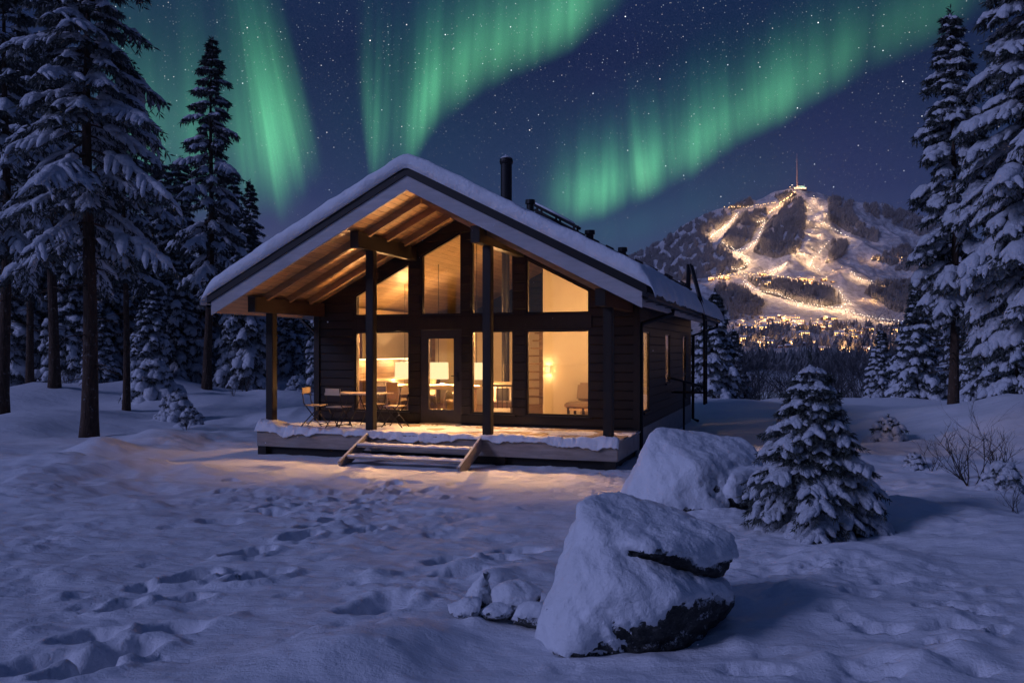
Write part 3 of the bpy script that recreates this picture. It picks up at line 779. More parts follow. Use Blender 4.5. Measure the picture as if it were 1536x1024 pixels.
def aurora(rows, dist, mat, label):
    """rows: (px, py of the hem, px, py of the upper end, glow, distance factor)"""
    C = catmull(rows, 14); nu = len(C); nv = 26
    V = []; UV = []; GL = []
    for j in range(nv):
        t = j / (nv - 1)
        for i in range(nu):
            px0, py0, px1, py1, g, df = C[i]
            D = dist * df
            a = np.array([(px0 - CX) / FPX * D, D, EYE + (HY - py0) / FPX * D]); b = np.array([(px1 - CX) / FPX * D, D, EYE + (HY - py1) / FPX * D])
            V.append(a + (b - a) * t); UV.append((i / (nu - 1), t)); GL.append(max(g, 0))
    F = grid_faces(nv, nu); me = mesh_np('aurora', V, F, mat)
    uvl = me.uv_layers.new(name='UVMap'); li = np.zeros(len(me.loops), dtype=np.int32); me.loops.foreach_get('vertex_index', li)
    uvl.data.foreach_set('uv', np.array(UV, dtype=np.float32)[li].ravel())
    at = me.attributes.new('glow', 'FLOAT', 'POINT'); at.data.foreach_set('value', np.array(GL, dtype=np.float32))
    o = link('aurora', me); tag(o, label, 'aurora')
    o.visible_shadow = True
    return o
GREEN, TEAL, LIME = (0.10, 0.62, 0.30), (0.01, 0.23, 0.16), (0.19, 0.80, 0.33)
aurora([(100, 330, 80, -200, .3, 1.0), (200, 345, 175, -200, .55, 1.02), (290, 350, 255, -200, .6, 1.05), (360, 345, 310, -200, .7, 1.0), (410, 345, 335, -190, .95, .97), (440, 338, 350, -180, .9, 1.0), (470, 320, 372, -170, .55, 1.05), (500, 260, 395, -160, .2, 1.0)],
       9000, aurora_mat('aurora_left', LIME, TEAL, 1.4, 4, 3.0, .36), 'tall soft green aurora curtain above the pines at left')
aurora([(400, 330, 300, -120, .2, 1.0), (424, 325, 322, -130, .8, 1.0), (446, 312, 345, -130, 1.2, .99), (466, 300, 366, -120, 1.3, 1.0), (480, 290, 384, -120, .6, 1.01), (500, 270, 405, -110, .1, 1.0)],
       8600, aurora_mat('aurora_streak', LIME, (.12, .62, .26), 1.3, 2, 14.0, .45), 'narrow bright aurora streak slanting down between the pointed pine and the roof')
aurora([(528, 150, 530, -150, .2, 1.0), (543, 225, 548, -110, .75, 1.0), (556, 290, 566, -90, 1.15, .98), (580, 300, 592, -70, 1.3, 1.0), (608, 280, 622, -80, 1.25, 1.04), (640, 225, 655, -110, 1.05, 1.0), (680, 185, 695, -130, .9, .97), (730, 150, 742, -170, .8, 1.0), (790, 122, 800, -190, .95, 1.03), (845, 95, 850, -220, 1.0, 1.0), (900, 55, 905, -260, .8, 1.0), (980, -20, 985, -320, .5, 1.0)],
       9500, aurora_mat('aurora_centre', LIME, TEAL, 1.75, 5, 9.0, .36), 'broad green aurora curtain rising from the cabin ridge to the upper right')
aurora([(770, 345, 775, 140, .3, 1.0), (830, 345, 833, 130, .75, 1.0), (880, 340, 882, 125, .9, .98), (935, 325, 926, 105, .95, 1.0), (968, 310, 945, 90, 1.25, 1.02), (1010, 292, 1000, 70, 1.0, 1.0), (1060, 265, 1048, 40, 1.05, .97), (1110, 230, 1098, 10, .9, 1.0), (1170, 197, 1165, -30, .75, 1.02), (1250, 155, 1248, -80, .55, 1.0), (1350, 105, 1350, -150, .42, 1.0), (1500, 25, 1500, -240, .32, 1.0), (1640, -50, 1640, -330, .15, 1.0)],
       9200, aurora_mat('aurora_right', LIME, TEAL, 1.7, 8, 21.0, .36), 'long green aurora ribbon climbing rightwards above the ski mountain')
aurora([(956, 310, 930, 150, .0, 1.0), (966, 306, 940, 140, 1.0, 1.0), (976, 300, 950, 140, 1.0, 1.0), (988, 290, 962, 140, .0, 1.0)],
       8800, aurora_mat('aurora_ray', (.34, .80, .34), (.12, .62, .26), .45, .4, 31.0, .3), 'single bright yellow green ray hanging at the lower left end of the right aurora ribbon')
aurora([(760, 385, 760, 250, .2, 1.0), (850, 385, 850, 260, .45, 1.0), (950, 376, 950, 240, .5, 1.0), (1050, 345, 1050, 200, .4, 1.0), (1150, 310, 1150, 180, .2, 1.0), (1250, 270, 1250, 150, .05, 1.0)],
       9900, aurora_mat('aurora_low', (0.06, .40, .30), TEAL, .7, 3, 33.0, .45), 'faint low green aurora veil just above the roof and the left mountain flank')


# ------------------------------------------------------------------ the cabin
SL = 0.514                       # roof slope
FLOOR = 0.36; DECK = 0.34
def soff(u): return 5.02 - SL * abs(u)
def winr(u): return 4.70 - SL * abs(u)
cabin = empty('cabin', (G0[0], G0[1], 0), CAB_RZ)
tag(cabin, 'dark timber cabin with glazed gable, snowy roof and front porch, windows glowing warm', 'cabin')
W, WT = 3.8, 0.20                # half width, wall thickness
BACK = 9.0
def wall_columns(mb, cols, zbot, top, along, t0, t1, flip):
    """cols: (a0, a1, [(lo, hi)] openings); lo/hi numbers or functions of a; faces at depth t0 (outside) and t1 (inside)"""
    def P(a, t, z): return (a, t, z) if along == 'u' else (t, a, z)
    ev = lambda f, a: f(a) if callable(f) else f
    for a0, a1, op in cols:
        zs = [zbot]
        for lo, hi in op: zs += [lo, hi]
        zs.append(top)
        for i in range(0, len(zs), 2):
            lo, hi = zs[i], zs[i + 1]
            q = [(a0, ev(lo, a0)), (a1, ev(lo, a1)), (a1, ev(hi, a1)), (a0, ev(hi, a0))]
            for t in (t0, t1):
                mb.add([P(a, t, z) for a, z in q], [(0, 1, 2, 3)])
        for lo, hi in op:        # reveals
            for a in (a0, a1):
                mb.add([P(a, t0, ev(lo, a)), P(a, t1, ev(lo, a)), P(a, t1, ev(hi, a)), P(a, t0, ev(hi, a))], [(0, 1, 2, 3)])
            for f in (lo, hi):
                mb.add([P(a0, t0, ev(f, a0)), P(a1, t0, ev(f, a1)), P(a1, t1, ev(f, a1)), P(a0, t1, ev(f, a0))], [(0, 1, 2, 3)])
    return mb
LZ0, LZ1, UZ0 = 0.60, 2.43, 2.78
O1, O2, I1, I2 = 2.80, 1.39, 1.11, 0.11
wl = (LZ0, LZ1); wu = (UZ0, winr); dr = (FLOOR, 2.46)
cols = [(-W, -O1, []), (-O1, -O2, [wl, wu]), (-O2, -I1, []), (-I1, -I2, [dr, wu]), (-I2, 0, []), (0, I2, []), (I2, I1, [wl, wu]), (I1, O2, []), (O2, O1, [wl, wu]), (O1, W, [])]
fw = wall_columns(MB(), cols, -0.1, soff, 'u', 0.0, WT, False).build('wall', M['cladding'], cabin)
# inner lining is a separate skin so the room reads pale
lin = wall_columns(MB(), cols, FLOOR, soff, 'u', WT + .004, WT + .02, False).build('wall', M['inner_wood'], cabin)
SW = [(0.76, 1.50, .66, 2.41), (3.86, 4.62, 1.17, 2.41), (7.15, 7.80, .56, 2.41)]
sc_cols = []; p = 0.0
for a0, a1, lo, hi in SW:
    sc_cols += [(p, a0, []), (a0, a1, [(lo, hi)])]; p = a1
sc_cols.append((p, BACK, []))
wall_columns(MB(), sc_cols, FLOOR - .02, lambda a: soff(W), 'v', W + .003, W - WT, False).build('wall', M['cladding_side'], cabin)
wall_columns(MB(), sc_cols, FLOOR, lambda a: soff(W), 'v', W - WT - .004, W - WT - .02, False).build('wall', M['white_wall'], cabin)
MB().box(-W, -W + WT, WT + .03, BACK - WT - .01, -.1, soff(W)).build('wall', M['cladding_side'], cabin)
MB().box(-W + WT + .004, -W + WT + .02, WT + .03, BACK - WT - .01, FLOOR, soff(W)).build('wall', M['inner_wood'], cabin)
bw = MB()
for s_ in (-1, 1): bw.add([(0, BACK, -.1), (s_ * W, BACK, -.1), (s_ * W, BACK, soff(W)), (0, BACK, soff(0)), (0, BACK - WT, -.1), (s_ * W, BACK - WT, -.1), (s_ * W, BACK - WT, soff(W)), (0, BACK - WT, soff(0))], [(0, 1, 2, 3), (4, 5, 6, 7), (1, 2, 6, 5)])
bw.build('wall', M['cladding'], cabin)
MB().box(-W + .03, W - .22, .22, BACK - .22, FLOOR - .1, FLOOR).build('floor', M['floor_wood'], cabin)
# corner boards
for u in (-W, W):
    MB().box(u - .07, u + .07, -.035, .05, DECK + .01, soff(W) - .05).build('corner_board', M['dark_wood'], cabin)
# foundation: grey panels in two lengths
fo = MB(); fo.box(W - .03, W + .006, .0, 5.2, -.4, FLOOR - .022); fo.box(W - .03, W + .004, 5.22, BACK, -.4, FLOOR - .022); fo.box(-W - .006, -W + .03, 0, BACK, -.4, -.101)
fo.build('foundation', M['concrete'], cabin)

def frame_window(poly, depth0, depth1, fr, along, name='window', glass_t=None, mullion=()):
    """poly: list of (a,z) counter-clockwise; a frame bar of width fr along each edge, and a pane"""
    m = MB(); n = len(poly)
    P = (lambda a, t, z: (a, t, z)) if along == 'u' else (lambda a, t, z: (t, a, z))
    c = Vector((sum(p[0] for p in poly) / n, sum(p[1] for p in poly) / n))
    inner = []
    for i in range(n):           # offset polygon inwards
        p0, p1, p2 = Vector(poly[i - 1]), Vector(poly[i]), Vector(poly[(i + 1) % n])
        d1 = (p1 - p0).normalized(); d2 = (p2 - p1).normalized(); n1 = Vector((-d1.y, d1.x)); n2 = Vector((-d2.y, d2.x))
        if (c - p1).dot(n1) < 0: n1 = -n1
        if (c - p1).dot(n2) < 0: n2 = -n2
        b = (n1 + n2); k = fr / max(.2, (1 + n1.dot(n2)))
        inner.append(p1 + b * k)
    for i in range(n):
        j = (i + 1) % n
        q = [poly[i], poly[j], inner[j], inner[i]]
        m.hexa([P(x, depth0, z) for x, z in q] + [P(x, depth1, z) for x, z in q])
    f = m.build(name, M['frame'], cabin)
    t = glass_t if glass_t is not None else (depth0 + depth1) / 2
    g = MB().add([P(x, t - .006, z) for x, z in inner] + [P(x, t + .006, z) for x, z in inner], [tuple(range(n)), tuple(range(n, 2 * n))[::-1]])
    g.build('pane', M['glass'], f)
    return f
e_ = .003
for s_ in (-1, 1):
    a0, a1 = sorted((s_ * O1, s_ * O2)); b0, b1 = sorted((s_ * I1, s_ * I2))
    frame_window([(a0 + e_, LZ0 + e_), (a1 - e_, LZ0 + e_), (a1 - e_, LZ1 - e_), (a0 + e_, LZ1 - e_)], .02, .11, .034, 'u')
    frame_window([(a0 + e_, UZ0 + e_), (a1 - e_, UZ0 + e_), (a1 - e_, winr(a1 - e_) - e_), (a0 + e_, winr(a0 + e_) - e_)], .02, .11, .034, 'u')
    frame_window([(b0 + e_, UZ0 + e_), (b1 - e_, UZ0 + e_), (b1 - e_, winr(b1 - e_) - e_), (b0 + e_, winr(b0 + e_) - e_)], .02, .11, .034, 'u')
    if s_ > 0:
        frame_window([(b0 + e_, LZ0 + e_), (b1 - e_, LZ0 + e_), (b1 - e_, LZ1 - e_), (b0 + e_, LZ1 - e_)], .02, .11, .034, 'u')
for a0, a1, lo, hi in SW:
    frame_window([(a0 + e_, lo + e_), (a1 - e_, lo + e_), (a1 - e_, hi - e_), (a0 + e_, hi - e_)], W - .045, W - .008, .03, 'v')
    jb = MB(); jb.box(W - WT - .01, W - .05, a0 + .004, a0 + .02, lo + .004, hi - .004); jb.box(W - WT - .01, W - .05, a1 - .02, a1 - .004, lo + .004, hi - .004); jb.box(W - WT - .01, W - .05, a0 + .021, a1 - .021, lo + .004, lo + .02); jb.box(W - WT - .01, W - .05, a0 + .021, a1 - .021, hi - .02, hi - .004)
    jb.build('window_jamb', M['white_wall'], cabin)
    MB().box(W + .005, W + .05, a0 - .05, a1 + .05, lo - .04, lo - .004).build('window_sill', M['black_metal'], cabin)
for a0, a1 in ((-O1, -O2), (I2, I1), (O2, O1)):
    MB().box(a0 - .05, a1 + .05, -.05, .018, LZ0 - .045, LZ0 - .003).build('window_sill', M['edge_metal'], cabin)
# door
d0, d1, dz0, dz1 = -I1 + e_, -I2 - e_, FLOOR + .01, 2.46 - e_
dm = MB(); fr = .19
dm.box(d0, d0 + fr, .01, .09, dz0, dz1); dm.box(d1 - fr, d1, .01, .09, dz0, dz1); dm.box(d0 + fr, d1 - fr, .01, .09, dz1 - .2, dz1); dm.box(d0 + fr, d1 - fr, .01, .09, dz0, dz0 + .30)
door = dm.build('door', M['door'], cabin)
MB().box(d0 + fr, d1 - fr, .044, .056, dz0 + .30, dz1 - .2).build('pane', M['glass'], door)
hm = MB(); hm.box(d1 - .11, d1 - .06, -.012, .008, 1.30, 1.52); hm.tube([(d1 - .085, -.01, 1.43), (d1 - .085, -.06, 1.43), (d1 - .22, -.065, 1.43)], .011, 8)
hm.build('handle', M['black_metal'], door)
MB().box(d0, d1, -.06, .0, DECK + .004, FLOOR + .008).build('threshold', M['pale_wood'], door)
# mid rail and posts of the glazed front
MB().box(-O1 - .05, O1 + .05, -.03, -.003, LZ1 + .05, UZ0 - .05).build('rail', M['dark_wood'], cabin)

# roof
RF, RB = -2.90, BACK + 1.5
EU = 4.42
roof = empty('roof', (0, 0, 0)); bpy.data.objects.remove(roof)
def slab(z0, z1, v0, v1, eu, u_in=0.0):
    m = MB()
    for s_ in (-1, 1):
        a, b = s_ * u_in, s_ * eu
        m.hexa([(a, v0, z0 - SL * u_in), (b, v0, z0 - SL * eu), (b, v1, z0 - SL * eu), (a, v1, z0 - SL * u_in), (a, v0, z1 - SL * u_in), (b, v0, z1 - SL * eu), (b, v1, z1 - SL * eu), (a, v1, z1 - SL * u_in)])
    return m
roof = slab(5.05, 5.42, RF, RB, EU - .03).build('roof', M['edge_metal'], cabin)
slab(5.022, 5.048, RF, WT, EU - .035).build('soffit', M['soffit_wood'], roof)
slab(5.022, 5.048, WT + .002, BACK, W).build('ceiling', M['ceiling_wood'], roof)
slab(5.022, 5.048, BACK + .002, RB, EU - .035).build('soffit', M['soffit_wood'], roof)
eb = MB()
for s_ in (-1, 1): eb.hexa([(s_ * W, WT, 5.02 - SL * W), (s_ * (EU - .035), WT, 5.022 - SL * EU), (s_ * (EU - .035), BACK, 5.022 - SL * EU), (s_ * W, BACK, 5.02 - SL * W), (s_ * W, WT, 5.046 - SL * W), (s_ * (EU - .035), WT, 5.046 - SL * EU), (s_ * (EU - .035), BACK, 5.046 - SL * EU), (s_ * W, BACK, 5.046 - SL * W)])
eb.build('eave_board', M['barge'], roof)
slab(5.00, 5.275, RF - .045, RF - .004, EU + .02).build('barge_board', M['barge'], roof)
slab(5.278, 5.44, RF - .075, RF + .02, EU + .10).build('roof_edge', M['edge_metal'], roof)
slab(5.00, 5.275, RB + .004, RB + .045, EU + .02).build('barge_board', M['barge'], roof)
slab(5.278, 5.44, RB - .02, RB + .075, EU + .10).build('roof_edge', M['edge_metal'], roof)
fb = MB()
for s_ in (-1, 1): fb.box(*sorted((s_ * (EU - .03), s_ * EU)), RF, RB, 5.03 - SL * EU, 5.30 - SL * EU)
fb.build('fascia', M['barge'], roof)
# rafters of the porch roof, both slopes
for v in (-2.25, -1.45, -.65):
    for s_ in (-1, 1):
        m = MB(); a, b = s_ * .02, s_ * 3.72
        m.hexa([(a, v - .045, 4.87 - SL * .02), (b, v - .045, 4.87 - SL * abs(b)), (b, v + .045, 4.87 - SL * abs(b)), (a, v + .045, 4.87 - SL * .02), (a, v - .045, 5.02 - SL * .02), (b, v - .045, 5.02 - SL * abs(b)), (b, v + .045, 5.02 - SL * abs(b)), (a, v + .045, 5.02 - SL * .02)])
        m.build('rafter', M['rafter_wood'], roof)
# purlins carried by the posts, dark cut ends outside
PU = (-3.65, -1.26, 1.28, 3.65)
for u in PU:
    zt = soff(abs(u) + .09) - .002
    MB().box(u - .085, u + .085, -2.62, -.04, zt - .31, zt).build('purlin', M['frame'] if abs(u) < 2 else M['beam_wood'], cabin, bevel=.006)
    MB().box(u - .089, u + .089, -2.68, -2.622, zt - .315, zt - .004).build('purlin_end', M['dark_wood'], cabin)
    MB().box(u - .085, u + .085, -2.085, -1.915, DECK + .002, zt - .312).build('post', M['dark_wood'], cabin, bevel=.008)
# snow on the roof: a thick rounded blanket with lumps
def roof_snow():
    eu = EU + .26; us = np.concatenate([-eu + .34 * np.linspace(0, 1, 12) ** 2, np.linspace(-eu + .40, eu - .40, 90), eu - .34 * np.linspace(1, 0, 12) ** 2])
    v0, v1 = RF - .11, RB + .11
    vs = np.concatenate([v0 + .30 * np.linspace(0, 1, 12) ** 2, np.linspace(v0 + .36, v1 - .36, 110), v1 - .30 * np.linspace(1, 0, 12) ** 2])
    U, V = np.meshgrid(us, vs)
    V = V + 0.02 * perlin(U * 2.3, V * .0 + 1.5, 2) * ((V < v0 + .3) | (V > v1 - .3))
    Uo = U + 0.05 * perlin(V * 1.7, U * 0 + .3, 5) * sstep(eu - .5, eu, np.abs(U)) * np.sign(U)
    base = 5.442 - SL * np.sqrt(U * U + .003)
    du = eu - np.abs(U); dv = np.minimum(V - v0 + .02, v1 - V + .02)
    def prof(d, w_): q = np.clip(d / w_, 0, 1); return np.sqrt(np.clip(1 - (1 - q) ** 2, 0, 1))
    e = prof(du, .26) * prof(dv, .07)
    T = .29 * (1 + .10 * fbm(U * .7, V * .7, 3, 12) + .06 * fbm(U * 3, V * 3, 3, 15)) + .025 * np.maximum(perlin(U * 5, V * 5, 16), 0)
    top = base + T * e - .10 * sstep(.34, 0, du) 
    # wind and sliding: broken lip at the right-hand eave near the front
    top = top + .09 * fbm(U * 3.5, V * 3.5, 3, 19) * sstep(eu - .9, eu - .2, U) * sstep(3, RF, V)
    n = U.shape
    A = np.stack([Uo.ravel(), V.ravel(), top.ravel()], 1); B = np.stack([Uo.ravel(), V.ravel(), np.minimum(base - .004, top - .02).ravel()], 1)
    F = grid_faces(*n); N = len(A); i = np.arange(N).reshape(n)
    ring = np.concatenate([i[0, :], i[1:, -1], i[-1, -2::-1], i[-2:0:-1, 0]]); r2 = np.roll(ring, -1)
    side = np.stack([ring, ring + N, r2 + N, r2], 1)
    return mesh_np('snow', np.vstack([A, B]), [F, F[:, ::-1] + N, side], M['roof_snow'])
link('snow', roof_snow(), roof)
# gutters and downpipes
for s_ in (-1, 1):
    m = MB(); gu = s_ * (EU + .075); gzz = 5.20 - SL * EU
    n = 8
    pts = []
    for v in (RF - .05, RB + .03):
        for k in range(n + 1):
            a = math.pi + math.pi * k / n; pts.append((gu + .065 * math.cos(a), v, gzz + .075 * math.sin(a)))
        for k in range(n, -1, -1):
            a = math.pi + math.pi * k / n; pts.append((gu + .058 * math.cos(a), v, gzz + .068 * math.sin(a) + .002))
    k2 = 2 * (n + 1)
    m.add(pts, [(i, (i + 1) % k2, k2 + (i + 1) % k2, k2 + i) for i in range(k2)] + [tuple(range(k2))[::-1], tuple(range(k2, 2 * k2))])
    g = m.build('gutter', M['black_metal'], cabin, smooth=False)
    for v in np.arange(RF + .4, RB, 1.1):
        MB().box(gu - .07, gu + .07, v - .015, v + .015, gzz - .09, gzz - .078).build('gutter_bracket', M['black_metal'], g)
gz_ = 5.12 - SL * EU
MB().tube([(EU + .07, .35, gz_), (EU + .07, .35, gz_ - .10), (W + .10, .10, gz_ - .30), (W + .075, .06, gz_ - .42), (W + .075, .06, -.02), (W + .14, -.02, -.12), (W + .30, -.14, -.15)], .048, 10).build('downpipe', M['black_metal'], cabin, smooth=True)
MB().tube([(EU + .07, RB - .4, gz_), (EU + .07, RB - .4, gz_ - .12), (W + .09, BACK - .12, gz_ - .40), (W + .075, BACK - .12, -.1), (W + .25, BACK - .3, -.15)], .045, 10).build('downpipe', M['black_metal'], cabin, smooth=True)
MB().tube([(-EU - .07, .35, gz_), (-EU - .07, .35, gz_ - .10), (-W - .10, .10, gz_ - .45), (-W - .075, .06, -.1)], .045, 10).build('downpipe', M['black_metal'], cabin, smooth=True)

# chimney, vents, ridge walkway, roof ladder
ch = MB(); ch.tube([(-.1, 2.94, 4.9), (-.1, 2.94, 6.74)], .145, 20); chim = ch.build('chimney', M['black_metal'], cabin, smooth=False)
MB().tube([(-.1, 2.94, 6.742), (-.1, 2.94, 6.80), (-.1, 2.94, 6.87), (-.1, 2.94, 6.90)], [.16, .175, .165, .05], 20).build('cap', M['edge_metal'], chim)
m = MB(); m.tube([(-.1, 2.94, 6.895), (-.1, 2.94, 6.93), (-.1, 2.94, 6.95)], [.15, .11, .02], 14); m.build('snow_cap', M['snow'], chim, smooth=True)
def vent(u, v, h, r):
    z = 5.42 - SL * abs(u)
    MB().tube([(u, v, z), (u, v, z + h - .12), (u, v, z + h - .11), (u, v, z + h)], [r, r, r * 1.35, r * 1.3], 14).build('roof_vent', M['black_metal'], cabin)
vent(.15, 4.15, .68, .10)
lv = 4.95
def rz(u, h): return 5.70 - SL * u + h
rl = MB()
for v in (lv - .18, lv + .18): rl.bar((.10, v, rz(.10, .14)), (4.30, v, rz(4.30, .10)), .035, .055)
for i in range(17): u = .3 + i * .245; rl.tube([(u, lv - .18, rz(u, .12)), (u, lv + .18, rz(u, .12))], .016, 6)
lad = rl.build('roof_ladder', M['black_metal'], cabin)
for i in range(8):
    u = 1.30 + i * .40; b = MB()
    b.bar((u, lv - .2, rz(u, -.22)), (u + .03, lv - .2, rz(u, .15)), .03, .05); b.build('bracket', M['black_metal'], lad)
    b = MB(); b.bar((u, lv + .2, rz(u, -.22)), (u + .03, lv + .2, rz(u, .15)), .03, .05); b.bar((u - .10, lv + .2, rz(u - .10, .17)), (u + .10, lv + .2, rz(u + .10, .17)), .10, .05); b.build('bracket', M['black_metal'], lad)
hb = MB()
for h, v in ((.33, lv - .2), (.20, lv - .2), (.33, lv + .2)): hb.bar((.08, v, rz(.08, h)), (1.28, v, rz(1.28, h - .04)), .07, .075)
for u in (.16, .70, 1.2):
    for v in (lv - .2, lv + .2): hb.bar((u, v, rz(u, -.2)), (u, v, rz(u, .34)), .05, .05)
hb.build('handrail', M['black_metal'], lad)
hs = MB(); hs.tube([(.10, lv - .2, rz(.10, .385)), (.6, lv - .2, rz(.6, .375)), (1.2, lv - .2, rz(1.2, .345))], [.03, .04, .03], 8); hs.build('snow', M['snow'], lad, smooth=True)
vent(1.42, lv + .7, .66, .11); vent(2.35, lv + .7, .62, .10)
wl_ = MB(); lu = EU + .24; lv2 = 4.95
for v in (lv2 - .2, lv2 + .2):
    wl_.tube([(lu, v, .60), (lu, v, 2.75), (lu - .04, v, 3.0), (lu - .36, v, 4.22), (lu - .42, v, 4.22), (lu - .44, v, 3.3)], .034, 8)
    wl_.tube([(W + .02, v, .9), (lu, v, .9)], .02, 6)
for i in range(9): wl_.tube([(lu, lv2 - .2, .7 + i * .26), (lu, lv2 + .2, .7 + i * .26)], .016, 6)
wl_.build('wall_ladder', M['black_metal'], cabin, smooth=True)
# handrail of the side steps
hr = MB(); hr.tube([(W + .01, 4.1, 1.30), (W + .12, 4.1, 1.29), (W + .82, 4.7, 1.07)], .030, 8); hr.tube([(W + .42, 4.14, 1.21), (W + .42, 4.14, -.1), (W + .55, 4.0, -.14)], .026, 8);
hr.build('handrail', M['black_metal'], cabin, smooth=True)

# porch deck
DU, DV = 3.86, -2.22
dk = MB(); dk.box(-DU + .04, DU - .04, DV + .04, -.04, DECK - .045, DECK)
deck = dk.build('deck', M['deck_board'], cabin)
MB().box(-DU, DU, DV, DV + .038, DECK - .36, DECK - .02).build('rim_board', M['deck_wood'], deck, bevel=.006)
MB().box(DU - .038, DU, DV + .04, -.02, DECK - .36, DECK - .02).build('rim_board', M['concrete'], deck)
MB().box(-DU, -DU + .038, DV + .04, -.02, DECK - .36, DECK - .02).build('rim_board', M['deck_wood'], deck)
sk = MB(); sk.box(-DU + .1, DU - .1, DV + .12, DV + .15, -.35, DECK - .362); sk.box(DU - .15, DU - .12, DV + .16, -.05, -.35, DECK - .362); sk.box(-DU + .12, -DU + .15, DV + .16, -.05, -.35, DECK - .362)
sk.build('skirt', M['edge_metal'], deck)
for u in (-3.75, -1.6, 1.6, 3.72):
    MB().box(u - .1, u + .1, DV + .02, DV + .118, -.4, DECK - .362).build('pier', M['dark_wood'], deck)
def deck_snow():
    us = np.linspace(-DU - .03, DU + .03, 420); vs = np.concatenate([DV - .055 + .12 * np.linspace(0, 1, 9) ** 1.6, np.linspace(DV + .09, -.03, 70)])
    U, V = np.meshgrid(us, vs)
    d = V - (DV - .055)
    steps = sstep(1.35, 1.1, np.abs(U))            # swept thinner at the head of the steps
    lump = np.clip(.5 + .9 * fbm(U * 2.2, V * 2.2, 3, 61), 0, 1.3)
    edge = np.exp(-np.maximum(d - .12, 0) / .30)
    h = .012 + edge * (.022 + .045 * lump) * (1 - .45 * steps) + .30 * sstep(-3.1, -3.75, U) * np.exp(-((V + 1.9) / .35) ** 2) * .55
    h = h + .024 * fbm(U * 6, V * 6, 4, 63, .6) * edge + .006 * fbm(U * 11, V * 11, 3, 64)
    # trodden and half clear further in: boards show on the right
    clear = sstep(.0, .35, fbm(U * 1.1, V * 1.4, 3, 66) + .55 * sstep(-.3, 1.5, U) - .35) * (1 - edge)
    h = h - clear * .05
    thin = .012 * sstep(-.9, -.2, V)
    h = h - thin
    q = np.clip(d / .085, 0, 1); e = np.sqrt(np.clip(1 - (1 - q) ** 2, 0, 1))
    sd = np.clip((DU + .03 - np.abs(U)) / .06, 0, 1); e = e * np.sqrt(np.clip(1 - (1 - sd) ** 2, 0, 1))
    lip = (.035 + .11 * np.clip(.4 + .9 * fbm(U * .9, U * 0 + .37, 2, 68) + .5 * fbm(U * 2.7, U * 0 + .61, 4, 69, .6), 0, 1.2)) * (1 - sstep(0, .10, d))
    top = DECK + h * e - lip
    n = U.shape; A = np.stack([U.ravel(), V.ravel(), top.ravel()], 1)
    low = np.where(d < .06, np.minimum(top - .008, DECK - .012 - lip), DECK - .02)
    B = np.stack([U.ravel(), np.maximum(V, DV - .05).ravel(), low.ravel()], 1); F = grid_faces(*n); N = len(A); i = np.arange(N).reshape(n)
    r0 = i[0]; side = np.stack([r0[:-1], r0[:-1] + N, r0[1:] + N, r0[1:]], 1)
    return mesh_np('snow', np.vstack([A, B]), [F, F[:, ::-1] + N, side], M['snow'])
link('snow', deck_snow(), deck)
# steps
st_v0, st_v1 = DV - .002, DV - 1.02
stp = empty('x', (0, 0, 0)); bpy.data.objects.remove(stp)
tm = MB()
treads = [(DV - .36, .155), (DV - .72, -.02)]
su = 1.25
m = MB()
stairs = None
for s_ in (-1, 1):
    a, b = s_ * su, s_ * (su - .06)
    a, b = min(a, b), max(a, b)
    sm = MB().hexa([(a, DV - .04, .08), (b, DV - .04, .08), (b, st_v1, -.30), (a, st_v1, -.30), (a, DV - .003, .345), (b, DV - .003, .345), (b, st_v1 - .08, -.10), (a, st_v1 - .08, -.10)])
    if stairs is None: stairs = sm.build('steps', M['deck_wood'], cabin, bevel=.005)
    else: sm.build('stringer', M['deck_wood'], stairs, bevel=.005)
for s_ in (-1, 1):
    a, b = sorted((s_ * su, s_ * (su - .06)))
    MB().hexa([(a + .006, DV - .03, .325), (b - .006, DV - .03, .325), (b - .006, st_v1 - .07, -.094), (a + .006, st_v1 - .07, -.094), (a + .014, DV - .03, .352), (b - .014, DV - .03, .352), (b - .014, st_v1 - .07, -.070), (a + .014, st_v1 - .07, -.070)]).build('stringer_snow', M['snow'], stairs, bevel=.006)
for v, z in treads:
    MB().box(-su + .062, su - .062, v - .14, v + .14, z - .045, z).build('tread', M['deck_wood'], stairs, bevel=.004)
    us = np.linspace(-su + .07, su - .07, 90); vs = np.linspace(v - .15, v + .13, 12); U, V = np.meshgrid(us, vs)
    e = np.sqrt(np.clip(1 - (1 - np.clip(np.minimum(V - v + .15, v + .13 - V) / .05, 0, 1)) ** 2, 0, 1))
    Z = z + .001 + (.026 + .014 * fbm(U * 5, V * 9, 3, 71)) * e
    link('tread_snow', mesh_np('tread_snow', np.stack([U.ravel(), V.ravel(), Z.ravel()], 1), grid_faces(*U.shape), M['snow']), stairs)

# ------------------------------------------------------------------ inside the house
def inside(name, u, v, z, rz=0.0): return empty(name, cab(u, v, z), CAB_RZ + rz)
part = MB(); part.hexa([(.95, 2.7, FLOOR), (W - .25, 2.7, FLOOR), (W - .25, 2.82, FLOOR), (.95, 2.82, FLOOR), (.95, 2.7, soff(.95)), (W - .25, 2.7, soff(W - .25)), (W - .25, 2.82, soff(W - .25)), (.95, 2.82, soff(.95))]); part.box(.95, 1.06, 2.822, 5.4, FLOOR, 3.0)
part.build('partition', M['white_wall'], cabin)
MB().box(-W + .23, W - .23, 6.2, 6.3, FLOOR, 3.05).build('partition', M['white_wall'], cabin)
MB().box(-1.0, W - .25, 4.2, 6.18, 2.72, 2.88).build('loft_floor', M['ceiling_wood'], cabin)
